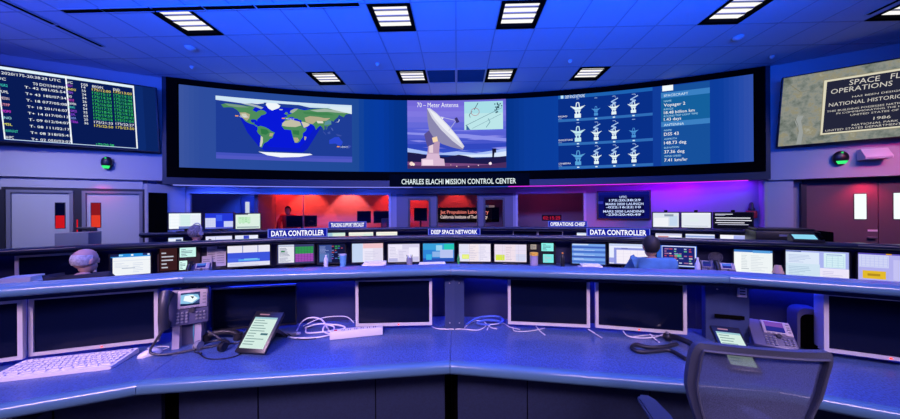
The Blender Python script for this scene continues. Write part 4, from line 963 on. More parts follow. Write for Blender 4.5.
# clock display on rear wall
pa, pb = at_r(597, 205, RW - .08), at_r(651, 205, RW - .08); d = pb - pa; c = (pa + pb) / 2; W = math.hypot(d.x, d.y); zc0, zc1 = zat(624, 219.5, c), zat(624, 190.5, c)
t = thing('clock_display', 'blue wall screen counting time to the Mars launch and landing', 'display screen', (c.x, c.y, zc0), math.atan2(d.y, d.x)); H = zc1 - zc0
b = B(); w = .03; b.ring([(-W / 2, 0, 0), (W / 2, 0, 0), (W / 2, 0, H), (-W / 2, 0, H)], [(-W / 2 + w, 0, w), (W / 2 - w, 0, w), (W / 2 - w, 0, H - w), (-W / 2 + w, 0, H - w)], (0, .03, 0)); b.box((0, .045, H / 2), (W - .02, .05, H - .02)); obj('bezel', b, BLACK, t)
S = Screen(W - 2 * w, H - 2 * w, '0c1064'); S.rect(.12, .2, .9, .92, '08083e'); S.rect(0, .0, 1, .12, '10147a'); S.rect(.0, .35, .1, .45, '2a30a8')
for y, tt, x, wd in ((.24, 'UTC', .5, .14), (.36, '175:20:38:29', .53, .62), (.50, 'MARS 2020 LAUNCH', .52, .74), (.62, '-022:16:22:10', .5, .68), (.78, 'MARS 2020 LANDING', .5, .80), (.90, '-230:20:40:49', .5, .68)): S.text(x, y, .085, tt, 'c4d4ff', 'c', wide=wd, bold=.03)
S.build('screen', t, y=.01, z0=w)
# small wall things
def globe(s, px, py, lab):
    M, p, tx, n = side_frame(s); q = at_plane(px, py, p + n * .05, n); t = thing('status_globe', lab, 'status light', (q.x, q.y, q.z), math.atan2(s * tx.y, s * tx.x), None)
    k = .128; kx = .082 if s < 0 else .10
    b = B(); b.sphere((0, 0, 0), (kx, .07, k), 24, 16); obj('dome', b, BLACK, t, 60)
    b = B(Matrix.Translation((0, -.004, 0)))
    P = [[(kx * 1.005 * math.cos(a) * math.sin(x), -.072 * math.cos(a) * math.cos(x), k * 1.005 * math.sin(a)) for x in [(-1 + j / 5) * .95 for j in range(11)]] for a in (-1.05, -.85, -.62, -.45)]
    for r0, r1 in zip(P, P[1:]):
        for j in range(10): b.quad(r0[j], r0[j + 1], r1[j + 1], r1[j])
    obj('green_lens', b, emit('38e878', 1.2), t, fix=False)
    b = B(); b.sphere((0, -.048, .092), .016, 10, 6); obj('indicator', b, emit('30e070', 1.0), t)
    b = B(); b.cyl((0, 0, 0), (0, .05, 0), .06); obj('mount', b, FRAME, t)
globe(-1, 107, 163, 'black globe with green lens on wall below the schedule display')
globe(1, 840.5, 158, 'black globe with green lens on wall below the plaque display')
M, p, tx, n = side_frame(1); q = at_plane(876, 153.5, p + n * .09, n)
t = thing('emergency_light', 'white wedge shaped emergency light beside the right green globe', 'emergency light', (q.x, q.y, q.z), math.atan2(tx.y, tx.x))
b = B(); b.prism([(-.17, .085, .09), (-.17, .0, .09), (-.17, -.11, -.06), (-.17, -.11, -.10), (-.17, .085, -.10)], (.30, 0, 0)); obj('housing', b, WHITEP, t)
b = B(); b.box((-.02, -.113, -.08), (.27, .008, .03)); obj('lamp_strip', b, FRAMEL, t)
p = at_r(751.5, 211, RW - .12); t = thing('fire_alarm', 'red alarm box with small dark lamp on top at right end of magenta wall', 'alarm', (p.x, p.y, p.z - .14), -R(ang(p)))
b = B(); b.box((0, 0, .07), (.16, .06, .15), .01); obj('box', b, REDBOX, t, 40)
b = B(); b.lathe([(.05, 0), (.05, .04), (.035, .07), (.03, .14), (.015, .17), (.001, .175)], (0, 0, .15)); obj('beacon', b, BLACK, t, 40)

# inside the office
def office_box(name, lab, cat, x0, x1, yt, yb, r, m, zb=.75):
    p0, p1 = at_r(x0, 215, r), at_r(x1, 215, r); c = (p0 + p1) / 2; d = p1 - p0; xm = (x0 + x1) / 2; z1, z0 = zat(xm, yt, c), zat(xm, yb, c)
    return monitor(lab, Vector((p0.x, p0.y, 0)), Vector((p1.x, p1.y, 0)), z0, z1, .75, None, m, group='dark monitors in the office behind glass')
office_box('monitor', '', '', 286, 317, 215.5, 227, 13.6, BLACK)['label'] = 'wide dark monitor in red office, behind the left window centre'
office_box('monitor', '', '', 357, 371, 211, 223, 13.4, BLACK)['label'] = 'dark monitor in red office, left of two near the entrance'
office_box('monitor', '', '', 373.5, 401, 211, 223, 13.4, BLACK)['label'] = 'dark monitor in red office, right of two near the entrance'
office_box('monitor', '', '', 414, 427, 208, 221, 13.9, BLACK)['label'] = 'dark monitor seen through left entrance leaf'
p0 = polar(13.2, -16); t = thing('office_table', 'long dark table behind the left office windows', 'table', (p0.x, p0.y, 0), R(16))
b = B(); b.box((0, 0, .735), (2.4, .6, .03), .004); obj('table_top', b, CARC, t)
for x in (-1.1, 1.1):
    for y in (-.25, .25):
        b = B(); b.box((x, y, .36), (.05, .05, .72)); obj('leg', b, FRAME, t)
p0 = polar(14.0, -4.6); t = thing('office_table', 'dark table behind the glass entrance', 'table', (p0.x, p0.y, 0), R(6))
b = B(); b.box((0, 0, .735), (2.5, .8, .03), .004); obj('table_top', b, CARC, t)
for x in (-1.15, 1.15):
    for y in (-.33, .33):
        b = B(); b.box((x, y, .36), (.05, .05, .72)); obj('leg', b, FRAME, t)
# illuminated name board behind the entrance
pa, pb = at_r(437, 214, RB - .12), at_r(492, 214, RB - .12); c = (pa + pb) / 2; d = pb - pa; W = math.hypot(d.x, d.y)
z0, z1 = zat(464, 222, c), zat(464, 207.5, c); H = z1 - z0
t = thing('name_board', 'dark laboratory name board with red and white letters behind entrance glass', 'sign', (c.x, c.y, z0), math.atan2(d.y, d.x))
b = B(); b.box((0, .03, H / 2), (W + .5, .06, H), .005); obj('board', b, BLACKM, t)
S = Screen(W, H, '0c0608')
S.text(.06, .42, .24, 'Jet Propulsion Laboratory', 'ff8a78', wide=.88, bold=.02); S.text(.06, .75, .22, 'California Institute of Technology', 'ffe4d4', wide=.86, bold=.02)
S.build('lettering', t, y=-.002)
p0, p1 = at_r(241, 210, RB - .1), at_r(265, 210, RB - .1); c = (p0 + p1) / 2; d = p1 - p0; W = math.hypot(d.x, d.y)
t = thing('door_reflection', 'added door whose two glowing panes imitate glass reflections, behind the left window', 'door', (c.x, c.y, .02), math.atan2(d.y, d.x))  # added door; its glowing panes imitate window reflections in the glass
b = B(); b.box((0, .03, 1.04), (W, .05, 2.06)); obj('leaf', b, mat('door_reflection_paint', (.2, .2, .3), .6), t)
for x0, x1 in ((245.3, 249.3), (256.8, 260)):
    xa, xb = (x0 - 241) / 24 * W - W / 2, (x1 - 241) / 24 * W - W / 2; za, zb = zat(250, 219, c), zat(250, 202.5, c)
    b = B(); b.box(((xa + xb) / 2, .0, (za + zb) / 2), (xb - xa, .02, zb - za)); obj('reflection_pane', b, emit('e8f4ff', 1.0), t)
b = B(); b.box((W * .42, -.01, 1.0), (.03, .06, .12)); obj('handle', b, STEEL, t)
p0, p1 = at_r(484, 210, RB - .03), at_r(494.5, 210, RB - .03); c = (p0 + p1) / 2; d = p1 - p0; W = math.hypot(d.x, d.y); z0, z1 = zat(489, 214, c), zat(489, 205, c)
S = Screen(W, z1 - z0, 'c8c4c8')  # glowing panel added to imitate a striped reflection in the entrance glass
for k in range(0, 13, 2): S.rect(0, k / 13, 1, (k + 1) / 13, '8a2030')
S.rect(0, 0, .45, 7 / 13, '303a78')
for i in range(6):
    for j in range(5): S.rect(.03 + i * .07, .04 + j * .1, .05 + i * .07, .075 + j * .1, 'd8d8e0'); S.n -= 1
S.n += 1
t = thing('reflected_flag', 'stars and stripes panel added for a reflection in the right entrance leaf', 'reflected_flag', (c.x, c.y, z0), math.atan2(d.y, d.x)); S.build('reflection_print', t, y=-.01, k=.6)
b = B(); b.box((0, .004, (z1 - z0) / 2), (W + .02, .01, z1 - z0 + .02)); obj('backing', b, FRAME, t)
# ceiling track / red digits
pa, pb = at_r(543, 218, 13.2), at_r(560.5, 218, 13.2); c = (pa + pb) / 2; d = pb - pa; W = math.hypot(d.x, d.y); z0, z1 = zat(552, 219.8, c), zat(552, 215.8, c)
t = thing('digital_clock', 'clock with red digits behind the right office window', 'clock', (c.x, c.y, z0 - .02), math.atan2(d.y, d.x)); H = z1 - z0
b = B(); b.box((0, .04, H / 2 + .02), (W + .06, .06, H + .06), .006); obj('case', b, BLACK, t)
S = Screen(W + .02, H + .02, '0c0206'); S.text(.03, .86, .72, '02:15:25', 'ff3048', wide=.94); S.build('digits', t, y=.005, z0=.01)
b = B(); b.box((0, .04, -(z0 - .02) / 2 + .001), (.05, .05, z0 - .03)); obj('post', b, FRAME, t); b = B(); b.box((0, .04, -z0 + .03), (.3, .25, .02)); obj('foot', b, FRAME, t)

# ================================================================ DESK THINGS, FRONT ROW
def disp(name, b, m, label, cat, loc, rz, smooth=40, group=None):
    o = obj(name, b, m, None, smooth); o.location = loc; o.rotation_euler = (0, 0, rz); return tag(o, label, cat, group)
# keyboard
kfr, kfl, knr = at_z(139, 349, .765), at_z(25.5, 361, .765), at_z(119, 366, .765)
u = kfl - kfr; u.z = 0; KL = u.length; rz = math.atan2(-u.y, -u.x); KW = .20
ctr = (kfr + kfl) / 2; perp = Vector((math.sin(rz), -math.cos(rz), 0)); ctr = ctr + perp * KW / 2
t = thing('keyboard', 'white computer keyboard in front of the left silver monitor', 'keyboard', (ctr.x, ctr.y, D1), rz)
b = B(); b.prism([(-KL / 2, -KW / 2, 0), (-KL / 2, KW / 2, 0), (-KL / 2, KW / 2, .030), (-KL / 2, -KW / 2, .016)], (KL, 0, 0)); obj('case', b, WHITEP, t)
b = B()
for i, (n, y) in enumerate(((20, .072), (21, .040), (20, .014), (19, -.012), (18, -.038), (9, -.066))):
    for k in range(n):
        wd = (KL - .03) / n; x = -KL / 2 + .015 + wd * (k + .5); z = .023 + y * .07
        b.box((x, y, z + .004), (wd * .84, .021, .010), .002, seg=1)
obj('keys', b, KEYW, t)
p = at_z(150, 353, .755); t = thing('mouse', 'small pale computer mouse beside the keyboard', 'mouse', (p.x, p.y, D1), R(-35))
b = B(); b.sphere((0, 0, 0), (.030, .056, .036), 18, 8, 0); obj('shell', b, WHITEP, t, 60)
b = B(); b.box((0, .034, .026), (.006, .018, .008), .002); obj('wheel', b, GREYP, t)
pts = [(p.x + .03, p.y + .05, D1 + .008), (p.x + .03, p.y + .09, D1 + .005), (p.x - .03, p.y + .10, D1 + .005), (p.x - .10, p.y + .07, D1 + .005)]
b = B(); b.tube([Vector(q) - Vector((p.x, p.y, D1)) for q in pts], .0025, 6); o = obj('cord', b, CABLEW, t); o.rotation_euler = (0, 0, R(35))
# desk telephone
def telephone(name, label, loc, rz, W, Hh, lean, legh, face, group=None, screen='c8d8f0', stand=True, hs=True):
    t = thing(name, label, 'telephone', loc, rz, group); Mt = Matrix.Translation((0, 0, legh)) @ Matrix.Rotation(-lean, 4, 'X')
    b = B(Mt); b.box((0, .0, Hh / 2), (W, .045, Hh), .012); obj('body', b, PHONEG, t, 40)
    b = B(Mt); b.box((W * .14, -.026, Hh * .71), (W * .66, .014, Hh * .50), .006); fc = obj('face_panel', b, face, t, 40)
    x0, x1, z0, z1 = W * -.12, W * .30, Hh * .54, Hh * .90
    S = Screen(x1 - x0, z1 - z0, '3a4a80'); S.poly([(0, .15), (.0, .8), (.6, .9), (1, .55), (.9, .2), (.4, .1)], '8cc4e8'); S.poly([(.2, .25), (.15, .6), (.6, .8), (.9, .5), (.6, .2)], 'f0fbff'); S.poly([(.5, .3), (.62, .5), (.7, .35)], '102038'); S.rect(0, .86, 1, 1, '1a2850'); S.rect(0, 0, 1, .1, '283868')
    if screen != 'c8d8f0': S.rect(0, 0, 1, 1, screen); S.rect(0, .5, 1, 1, '2a2c90')
    S.build('display', t, mapf=lambda uu, v, d: tuple(Mt @ Vector((x0 + uu * S.w, -.0338 - d, z0 + (1 - v) * S.h))), lift=.0003)
    b = B(Mt)
    for i in range(3):
        for j in range(4): b.box((-W * .17 + i * W * .095, -.026, Hh * (.09 + .085 * j)), (W * .06, .01, Hh * .05), .002, seg=1)
    for i in range(3):
        for j in range(3): b.box((W * .24 + i * W * .085, -.026, Hh * (.14 + .09 * j)), (W * .055, .01, Hh * .045), .002, seg=1)
    for j in range(4): b.box((W * .40, -.034, Hh * (.58 + .09 * j)), (W * .07, .006, Hh * .035), .001, seg=1)
    for j in range(4): b.box((-W * .08 + j * W * .11, -.034, Hh * .485), (W * .07, .006, Hh * .03), .001, seg=1)
    obj('keys', b, GREYP, t)
    b = B(Mt); b.cyl((W * .13, -.024, Hh * .40), (W * .13, -.036, Hh * .40), W * .065, n=20); obj('dial_pad', b, FRAME, t, 40)
    if not hs: return t
    hx = -W * .40
    b = B(Mt); b.tube([(hx, -.05, Hh * .02), (hx, -.075, Hh * .25), (hx, -.082, Hh * .5), (hx, -.075, Hh * .75), (hx, -.05, Hh * .99)], lambda q: W * (.10 + .035 * abs(q - .5)), 12)
    for z in (.10, .90): b.sphere((hx, -.042, Hh * z), (W * .12, .032, W * .13), 14, 8)
    h = obj('handset', b, BLACK if not stand else FRAME, t, 50)
    if stand:
        for s in (-1, 1):
            b = B(); b.prism([(s * W * .24 - .018, -.01, 0), (s * W * .24 - .018, .09, 0), (s * W * .24 - .018, .035, legh + .04), (s * W * .24 - .018, .01, legh + .04)], (.036, 0, 0)); obj('stand_leg', b, PHONEF, t)
        b = B(); b.box((0, .05, (legh + .04) / 2), (W * .55, .02, legh + .04)); obj('stand_back', b, PHONEG, t)
        b = B(); b.tube([(hx, -.05, legh + .01), (hx - .04, -.06, legh * .6), (hx - .06, -.07, .03), (hx + .02, -.10, .012), (hx + .16, -.10, .012), (hx + .30, -.07, .012), (hx + .2, .02, legh * .5)], .007, 8); obj('cord', b, FRAME, t, 60)
        b = B(); b.tube([(.03, .02, legh), (.035, -.005, legh * .5), (.03, .03, .01)], .004, 6); obj('network_cable', b, mat('teal_cable', (.05, .3, .35), .5), t)
    return t
pt = at_r(187, 336, 6.77); pl, pr_ = at_r(164, 310, 6.77), at_r(208, 310, 6.77)
pw = (pr_ - pl).length * .95
telephone('desk_phone', 'desk telephone with colour display on stand under the left shelf', (pt.x, pt.y, D1), R(28), pw, .232, R(8), .15, PHONEF)
# leaning tablet
def tablet(label, bl, brr, tl, H, lean, loc=None, content=None):
    d = brr - bl; W = math.hypot(d.x, d.y); c = (bl + brr) / 2; t = thing('tablet_terminal', label, 'tablet', (c.x, c.y, D1), math.atan2(d.y, d.x))
    Mt = Matrix.Translation((0, 0, .012)) @ Matrix.Rotation(-lean, 4, 'X')
    b = B(Mt); b.box((0, .0, H / 2), (W, .026, H), .008); obj('case', b, BLACK, t, 40)
    S = Screen(W * .80, H * .74, 'd4ece4'); S.rect(0, 0, 1, .06, '9cc8d4'); q = random.Random(3)
    for i in range(10): S.rect(.06, .1 + i * .085, .06 + q.uniform(.3, .85), .125 + i * .085, '7a9c9c'); S.n -= 1
    S.n += 1; S.rect(.6, .52, .9, .58, '40707c')
    S.build('screen', t, mapf=lambda u, v, dd: tuple(Mt @ Vector(((u - .5) * S.w, -.0136 - dd, H * .10 + (1 - v) * S.h))), lift=.0003)
    b = B(Mt); b.box((-W * .12, -.0136, H * .91), (W * .34, .001, H * .03)); obj('logo_mark', b, emit('c890b0', .7), t)
    b = B(); ty = math.sin(lean) * H * .7; tz = math.cos(lean) * H * .7
    b.prism([(-.05, ty + .01, tz), (-.05, ty + .16, 0), (-.05, ty + .14, 0), (-.05, ty - .005, tz - .02)], (.1, 0, 0)); obj('prop', b, BLACK, t)
    return t
bl, br_ = at_z(233.5, 351, D1 + .01), at_z(268, 355.5, D1 + .01)
tablet('black tablet with lit text list leaning on a prop at left of centre', at_z(235, 353, D1 + .01), at_z(265, 355, D1 + .01), None, .265, R(42))
# stand it turned: widen along its own axis below
# headset and loose handset
def at_d(px, py, z=0): return at_z(px, py, D1 + z)
def P3(seq, z=.008): return [at_d(x, y, z if len(q_) == 0 else q_[0]) for (x, y, *q_) in seq]
def cable(name, label, seq, r, m, cat='cable', group=None, n=8):
    pts = P3(seq, r + .0015); c = pts[0].copy(); c.z = D1; b = B(); b.tube([p - c for p in pts], r, n, 6); o = obj(name, b, m, None, 60); o.location = c
    return tag(o, label, cat, group)
p = at_d(224, 339); t = thing('push_to_talk_handset', 'black handset lying on desk between phone and leaning tablet', 'handset', (p.x, p.y, D1), R(8))
b = B(); b.tube([(-.10, -.015, .03), (-.06, 0, .045), (0, .004, .05), (.06, 0, .045), (.10, -.015, .03)], .02, 10)
for s in (-1, 1): b.cyl((s * .105, -.018, .004), (s * .105, -.016, .045), .031, .026, 14)
obj('grip', b, BLACK, t, 50)
b = B(); b.tube([(.13, -.02, .03), (.17, -.04, .012), (.15, -.09, .008), (.05, -.1, .008)], .005, 6); obj('cord', b, CABLEK, t, 60)
p = at_d(212, 350); t = thing('headset', 'black telephone headset lying on the desk before the phone', 'headset', (p.x, p.y, D1 + .006), R(-5))
b = B(); b.tube([(-.085 + .0, -.0, .02), (-.07, .05, .02), (-.02, .075, .022), (.04, .07, .022), (.085, .035, .02), (.09, -.01, .02)], .007, 8); obj('headband', b, BLACK, t, 60)
for x in (-.085, .09):
    b = B(); b.cyl((x - .012, -.01, .025), (x + .012, -.01, .025), .026, n=16); b.cyl((x - .014, -.01, .025), (x - .008, -.01, .025), .03, n=16); obj('ear_cup', b, GREYP if x < 0 else BLACK, t, 40)
b = B(); b.tube([(-.085, -.02, .02), (-.06, -.06, .01), (.0, -.075, .008)], .003, 6); b.sphere((.0, -.075, .010), .009, 8, 6); obj('microphone', b, BLACK, t, 50)
cable('headset_cable', 'thin black cable looping from the headset toward the tablet', [(198, 352), (206, 358), (220, 359), (236, 356), (243, 352)], .003, CABLEK)
# white cable tangle + power strip
gc = 'loose cables behind the front row monitors'
seqs = [([(296, 332), (302, 322, .03), (311, 317.5, .075), (322, 320, .05), (329, 331)], 'white cable arching up left of the power strip'),
        ([(303, 326, .02), (322, 318, .075), (345, 316.5, .085), (354, 323, .04)], 'long thin white cable arching above the power strip'),
        ([(330, 334), (323, 331, .03), (326, 325, .05), (334, 327, .03), (332, 334)], 'white cable coiled beside the power strip end'),
        ([(305, 328), (318, 324, .03), (338, 325, .03), (345, 328, .02), (330, 331), (308, 333), (306, 329)], 'pinkish white cable bundle behind the power strip'),
        ([(288, 337), (300, 338), (320, 337), (340, 332)], 'pale cable running flat below the cable bundle'),
        ([(287, 333, .02), (293, 337), (302, 339.5), (316, 338.5)], 'thin dark cable from tablet to the cable bundle')]
for i, (s, l) in enumerate(seqs): cable('cable', l, s, .0055 if i not in (1, 5) else .0032, CABLEW if i != 5 else CABLEK, group=gc)
p = at_d(290, 335); t = thing('plug_adapter', 'small grey plug adapter lying right of the tablet', 'adapter', (p.x, p.y, D1), R(5))
b = B(); b.box((0, 0, .012), (.10, .035, .024), .004); obj('body', b, GREYP, t, 40); b = B(); b.box((.06, 0, .012), (.03, .02, .014), .003); obj('plug', b, WHITEP, t, 40)
pa, pb = at_d(329, 340), at_d(382, 334.5); c = (pa + pb) / 2; d = pb - pa; L = math.hypot(d.x, d.y)
t = thing('power_strip', 'white metal power strip on desk left of the centre monitor', 'power strip', (c.x, c.y + .02, D1), math.atan2(d.y, d.x))
b = B(); b.box((0, 0, .027), (L, .055, .054), .004); obj('housing', b, WHITEP, t, 40)
b = B()
for k in range(6):
    x = -L * .28 + k * L * .12; b.box((x, -.004, .055), (.004, .02, .003)); b.box((x + .014, -.004, .055), (.004, .02, .003))
obj('socket', b, BLACK, t)
b = B(); b.box((-L * .40, 0, .056), (.022, .012, .006), .002); obj('switch', b, emit('d83030', .8), t)
for i, (s, l, r, m) in enumerate([
    ([(466, 325), (475, 319, .03), (486, 316.5, .045), (500, 317, .04), (502, 322, .02), (490, 325), (477, 323, .02), (486, 320, .04), (499, 321, .03)], 'blue coiled cable bundle right of the centre post', .008, CABLEB),
    ([(464, 328), (472, 322), (482, 320.5, .02), (490, 327), (497, 329)], 'white cable below the blue coil', .0035, CABLEW),
    ([(432, 326.5), (440, 329), (462, 329), (478, 330), (486, 326)], 'white cable running flat in front of centre post', .0035, CABLEW),
    ([(487, 330), (490, 325, .02), (497, 324, .02), (503, 323), (510, 327), (520, 329.5)], 'white cable bending below left monitor of the right pair', .0035, CABLEW),
    ([(536, 326, .02), (540, 331), (545, 335)], 'short white cable end under left monitor of the right pair', .004, CABLEW),
    ([(513, 327, .015), (515, 331), (530, 331), (545, 328)], 'thin pale cable beneath left monitor of the right pair', .0028, CABLEW),
    ([(588, 329, .02), (594, 333), (602, 338)], 'white cable end between the right pair of monitors', .004, CABLEW),
    ([(623, 331, .02), (628, 336), (640, 338), (655, 337), (664, 334, .01)], 'white cable sagging under right monitor of the right pair', .004, CABLEW),
    ([(650, 334, .02), (655, 339), (659, 342)], 'white cable end near the black handset cord', .0045, CABLEW),
    ([(632, 337), (650, 335), (668, 337), (680, 341)], 'thin pale cable near the black handset cord', .0028, CABLEW)]): cable('cable', l, s, r, m, group=gc)
# coiled cord handset at right
p = at_d(680, 346); t = thing('corded_handset', 'black corded handset lying left of the office chair back', 'handset', (p.x, p.y, D1), R(-40))
b = B(); b.tube([(-.06, .03, .03), (-.02, .01, .045), (.04, -.02, .045), (.09, -.05, .03)], .018, 10); b.sphere((-.065, .035, .03), (.03, .03, .028), 12, 8); b.sphere((.09, -.052, .03), (.03, .03, .028), 12, 8); obj('grip', b, BLACK, t, 50)
b = B(); b.cyl((-.068, .034, .05), (-.07, .034, .062), .012, n=12); obj('button', b, STEEL, t, 40)
cable('coiled_cord', 'thick black coiled cord looping on the desk left of the chair', [(677, 344), (662, 347), (648, 347), (636, 344.5), (632, 348), (640, 351.5), (655, 351), (668, 350), (676, 353), (686, 359)], .012, CABLEK)
# right: tablet, phone, speaker
tb = at_d(733, 345)
tablet('black tablet with lit screen seen partly through the chair back', at_d(729, 372), at_d(763, 377), None, .265, R(52))
p = at_r(776, 338, 6.82); telephone('desk_phone', 'desk telephone with violet display behind the chair back', (p.x, p.y, D1), R(-30), .20, .19, R(50), .02, PHONEF, screen='7a4ab0', stand=False, hs=False)
p = at_r(812, 345, 6.94); t = thing('desk_speaker', 'dark desk speaker with rounded blue lit top left of rightmost monitor', 'speaker', (p.x, p.y, D1), -R(ang(p)))
b = B(); w, h = .135, .26; o_ = [(-w / 2, 0, 0)] + [(-w / 2 + .045 - .045 * math.cos(k * PI / 10), 0, h - .045 + .045 * math.sin(k * PI / 10)) for k in range(6)] + [(w / 2 - .045 + .045 * math.sin(k * PI / 10), 0, h - .045 + .045 * math.cos(k * PI / 10)) for k in range(6)] + [(w / 2, 0, 0)]
i_ = [((x * .80), y, z * .86 if z > .01 else 0) for x, y, z in o_]
b.ring(o_, i_, (0, .09, 0)); obj('cabinet', b, PHONEG, t, 40); b = B(); b.prism([(x, .015, z) for x, y, z in i_], (0, .06, 0)); obj('grille', b, BLACKM, t)
# small drawer unit under the front desk at left
p = at_z(56, 412, .60); t = thing('drawer_unit', 'shallow dark drawer hung under the front desk edge at left', 'drawer', (0, 0, 0), 0)
mid = -22.5; t.location = (OX + AP1 * math.sin(R(mid)), OY + AP1 * math.cos(R(mid)), 0); t.rotation_euler = (0, 0, R(22.5))
b = B(); b.box((.16, .115, .635), (.46, .20, .07), .004); obj('case', b, CARC, t); b = B(); b.box((.16, .008, .635), (.44, .01, .05), .003); f_ = obj('drawer_front', b, CARC, t); b = B(); b.box((.16, .0, .652), (.42, .006, .004)); obj('pull_strip', b, FRAMEL, f_)
b = B(); b.prism([(.41, .05, .675), (.41, .22, .675), (.41, .22, .58)], (.02, 0, 0)); obj('bracket', b, FRAME, t)

# ================================================================ DESK THINGS, SECOND ROW
def second(px, py, r=9.36): return at_r(px, py, r)
def place2(px, py, r): 
    p = at_r(px, py, r); return (p.x, p.y, D2), -R(ang(p)), p
def bottle(label, px, ytop, r, m, cap, rad=.033, name='water_bottle'):
    loc, rz, p = place2(px, ytop, r); h = p.z - D2; t = thing(name, label, 'bottle', loc, rz)
    b = B(); b.lathe([(rad * .9, 0), (rad, .01), (rad, h * .62), (rad * .92, h * .70), (rad * .45, h * .86), (rad * .4, h * .92)]); obj('body', b, m, t, 50)
    b = B(); b.cyl((0, 0, h * .91), (0, 0, h), rad * .46, n=14); obj('cap', b, cap, t, 40)
bottle('clear water bottle before the dark busy monitor in second row', 326, 255, 9.33, BOTC, WHITEP)
bottle('green bottle left of the white document monitor in second row', 458.5, 254.5, 9.33, BOTG, BOTG, .022)
bottle('clear water bottle beside the telemetry monitor', 697.5, 257.5, 9.0, BOTC, WHITEP, .03)
bottle('dark bottle with orange cap right of the equipment panel', 562.5, 252.5, 9.3, BLACK, ORG, .03)
loc, rz, p = place2(343, 254, 9.3); h = p.z - D2; t = thing('travel_cup', 'blue travel cup on second row desk beside the water bottle', 'cup', loc, rz)
b = B(); b.lathe([(.042, 0), (.052, h * .9), (.052, h * .92)]); obj('body', b, CUPB, t, 50); b = B(); b.cyl((0, 0, h * .92), (0, 0, h), .055, .05, 18); obj('lid', b, FRAMEL, t, 40)
loc, rz, p = place2(534, 252.5, 9.25); h = p.z - D2; t = thing('snack_jar', 'wide jar with yellow lid in front of the black equipment panel', 'jar', loc, rz)
b = B(); b.cyl((0, 0, 0), (0, 0, h * .8), .06, n=20); obj('body', b, JAR, t, 40); b = B(); b.cyl((0, 0, h * .8), (0, 0, h), .064, n=20); obj('lid', b, YEL, t, 40)
loc, rz, p = place2(409.5, 258, 9.3); h = p.z - D2; t = thing('pen_holder', 'grey mesh pen holder in front of the lilac monitor', 'pen holder', loc, rz)
b = B(); b.cyl((0, 0, 0), (0, 0, h), .05, n=18); obj('pot', b, GREYP, t, 40)
for k in range(6):
    a = k * 1.05; b = B(); b.cyl((.02 * math.cos(a), .02 * math.sin(a), .03), (.045 * math.cos(a), .045 * math.sin(a), h + .05), .005, n=6); obj('pen', b, [BLACK, CUPB, WHITEP][k % 3], t)
def papers(label, x0, x1, y, r, n, name='paper_stack'):
    pa, pb = at_r(x0, y, r), at_r(x1, y, r); c = (pa + pb) / 2; d = pb - pa; L = math.hypot(d.x, d.y); h = max(.012, c.z - D2)
    t = thing(name, label, 'papers', (c.x, c.y, D2), math.atan2(d.y, d.x)); q = random.Random(int(x0))
    for k in range(n):
        b = B(); b.box((q.uniform(-.02, .02), q.uniform(-.01, .01), h * (k + .5) / n), (L - .03, .19, h / n * .96), rot=Matrix.Rotation(q.uniform(-.12, .12), 4, 'Z')); obj('sheet', b, PAPER, t)
papers('loose white papers under pink and blue monitor in second row', 362, 386, 262, 9.2, 3)
papers('white papers in front of the turquoise monitor', 418, 446, 262.8, 9.25, 2)
papers('tall pile of papers left of the blue list monitor', 579, 601, 264.5, 9.1, 5)
papers('white paper pile on desk before the white haired man', 4, 42, 276, 8.98, 4)
# pinned papers beside equipment panel
gp = 'papers pinned up beside the second row telephone'
for i, (x0, x1, y0, y1, lab) in enumerate([(207, 217, 246, 262, 'tall lilac paper pinned in second row, left of two large ones'), (216, 226, 249, 266, 'speckled lilac paper pinned in second row, next to wide blue graph monitor'), (202, 212, 256, 270, 'low pink paper pinned behind the second row telephone'), (219, 225.5, 242.5, 247, 'small pale note pinned under the second row shelf')]):
    r = 9.50 - .01 * i; pa, pb = at_r(x0, y0, r), at_r(x1, y0, r); c = (pa + pb) / 2; d = pb - pa; W = math.hypot(d.x, d.y); z0, z1 = zat((x0 + x1) / 2, y1, c), zat((x0 + x1) / 2, y0, c)
    b = B(); b.box((0, 0, (z1 - z0) / 2), (W, .004, z1 - z0)); b.mi = 1
    for k in range(5): b.box((-W * .05, -.003, (z1 - z0) * (.2 + k * .14)), (W * .7, .001, .006))
    disp('pinned_paper', b, [PAPER, GREYP], lab, 'paper', (c.x, c.y, z0), math.atan2(d.y, d.x), group=gp)
p = at_r(209, 262, 9.56); t = thing('document_board', 'upright board behind the pinned papers in second row', 'board', (p.x, p.y, D2), -R(ang(p)))
b = B(); b.box((.10, .02, .19), (.50, .02, .36)); obj('panel', b, GREYP, t); b = B(); b.box((.10, 0, .02), (.46, .06, .03)); obj('ledge', b, FRAME, t)
p = at_r(198, 268, 9.25); telephone('desk_phone', 'desk telephone with lit blue display in second row before pinned papers', (p.x, p.y, D2), -R(ang(p)), .24, .17, R(35), .02, PHONEF, stand=False, screen='4a78d8')
p = at_r(706.5, 270, 9.15); telephone('desk_phone', 'dark telephone left of two in second row beside clear bottle', (p.x, p.y, D2), -R(ang(p)), .20, .20, R(30), .02, PHONEG, stand=False, screen='20307a')
p = at_r(726, 270, 9.15); telephone('desk_phone', 'blue lit telephone right of two in second row beside bright monitor', (p.x, p.y, D2), -R(ang(p)), .22, .18, R(30), .02, PHONEF, stand=False, screen='4a70e0')
p = at_r(715.5, 257.5, 9.45); t = thing('desk_fan', 'small dark round fan behind the second row telephones', 'fan', (p.x, p.y, D2), -R(ang(p))); h = p.z - D2
b = B(); b.lathe([(.07, 0), (.07, .015), (.02, .03), (.015, h - .06)]); obj('base', b, BLACK, t, 40)
b = B(); 
for k in range(3): rr = .075 - k * .022; b.tube([(rr * math.cos(q * PI / 8), 0, h + rr * math.sin(q * PI / 8)) for q in range(17)], .004, 6, 0)
for k in range(8): a = k * PI / 4; b.tube([(0, -.005, h), (.075 * math.cos(a), 0, h + .075 * math.sin(a))], .003, 5, 0)
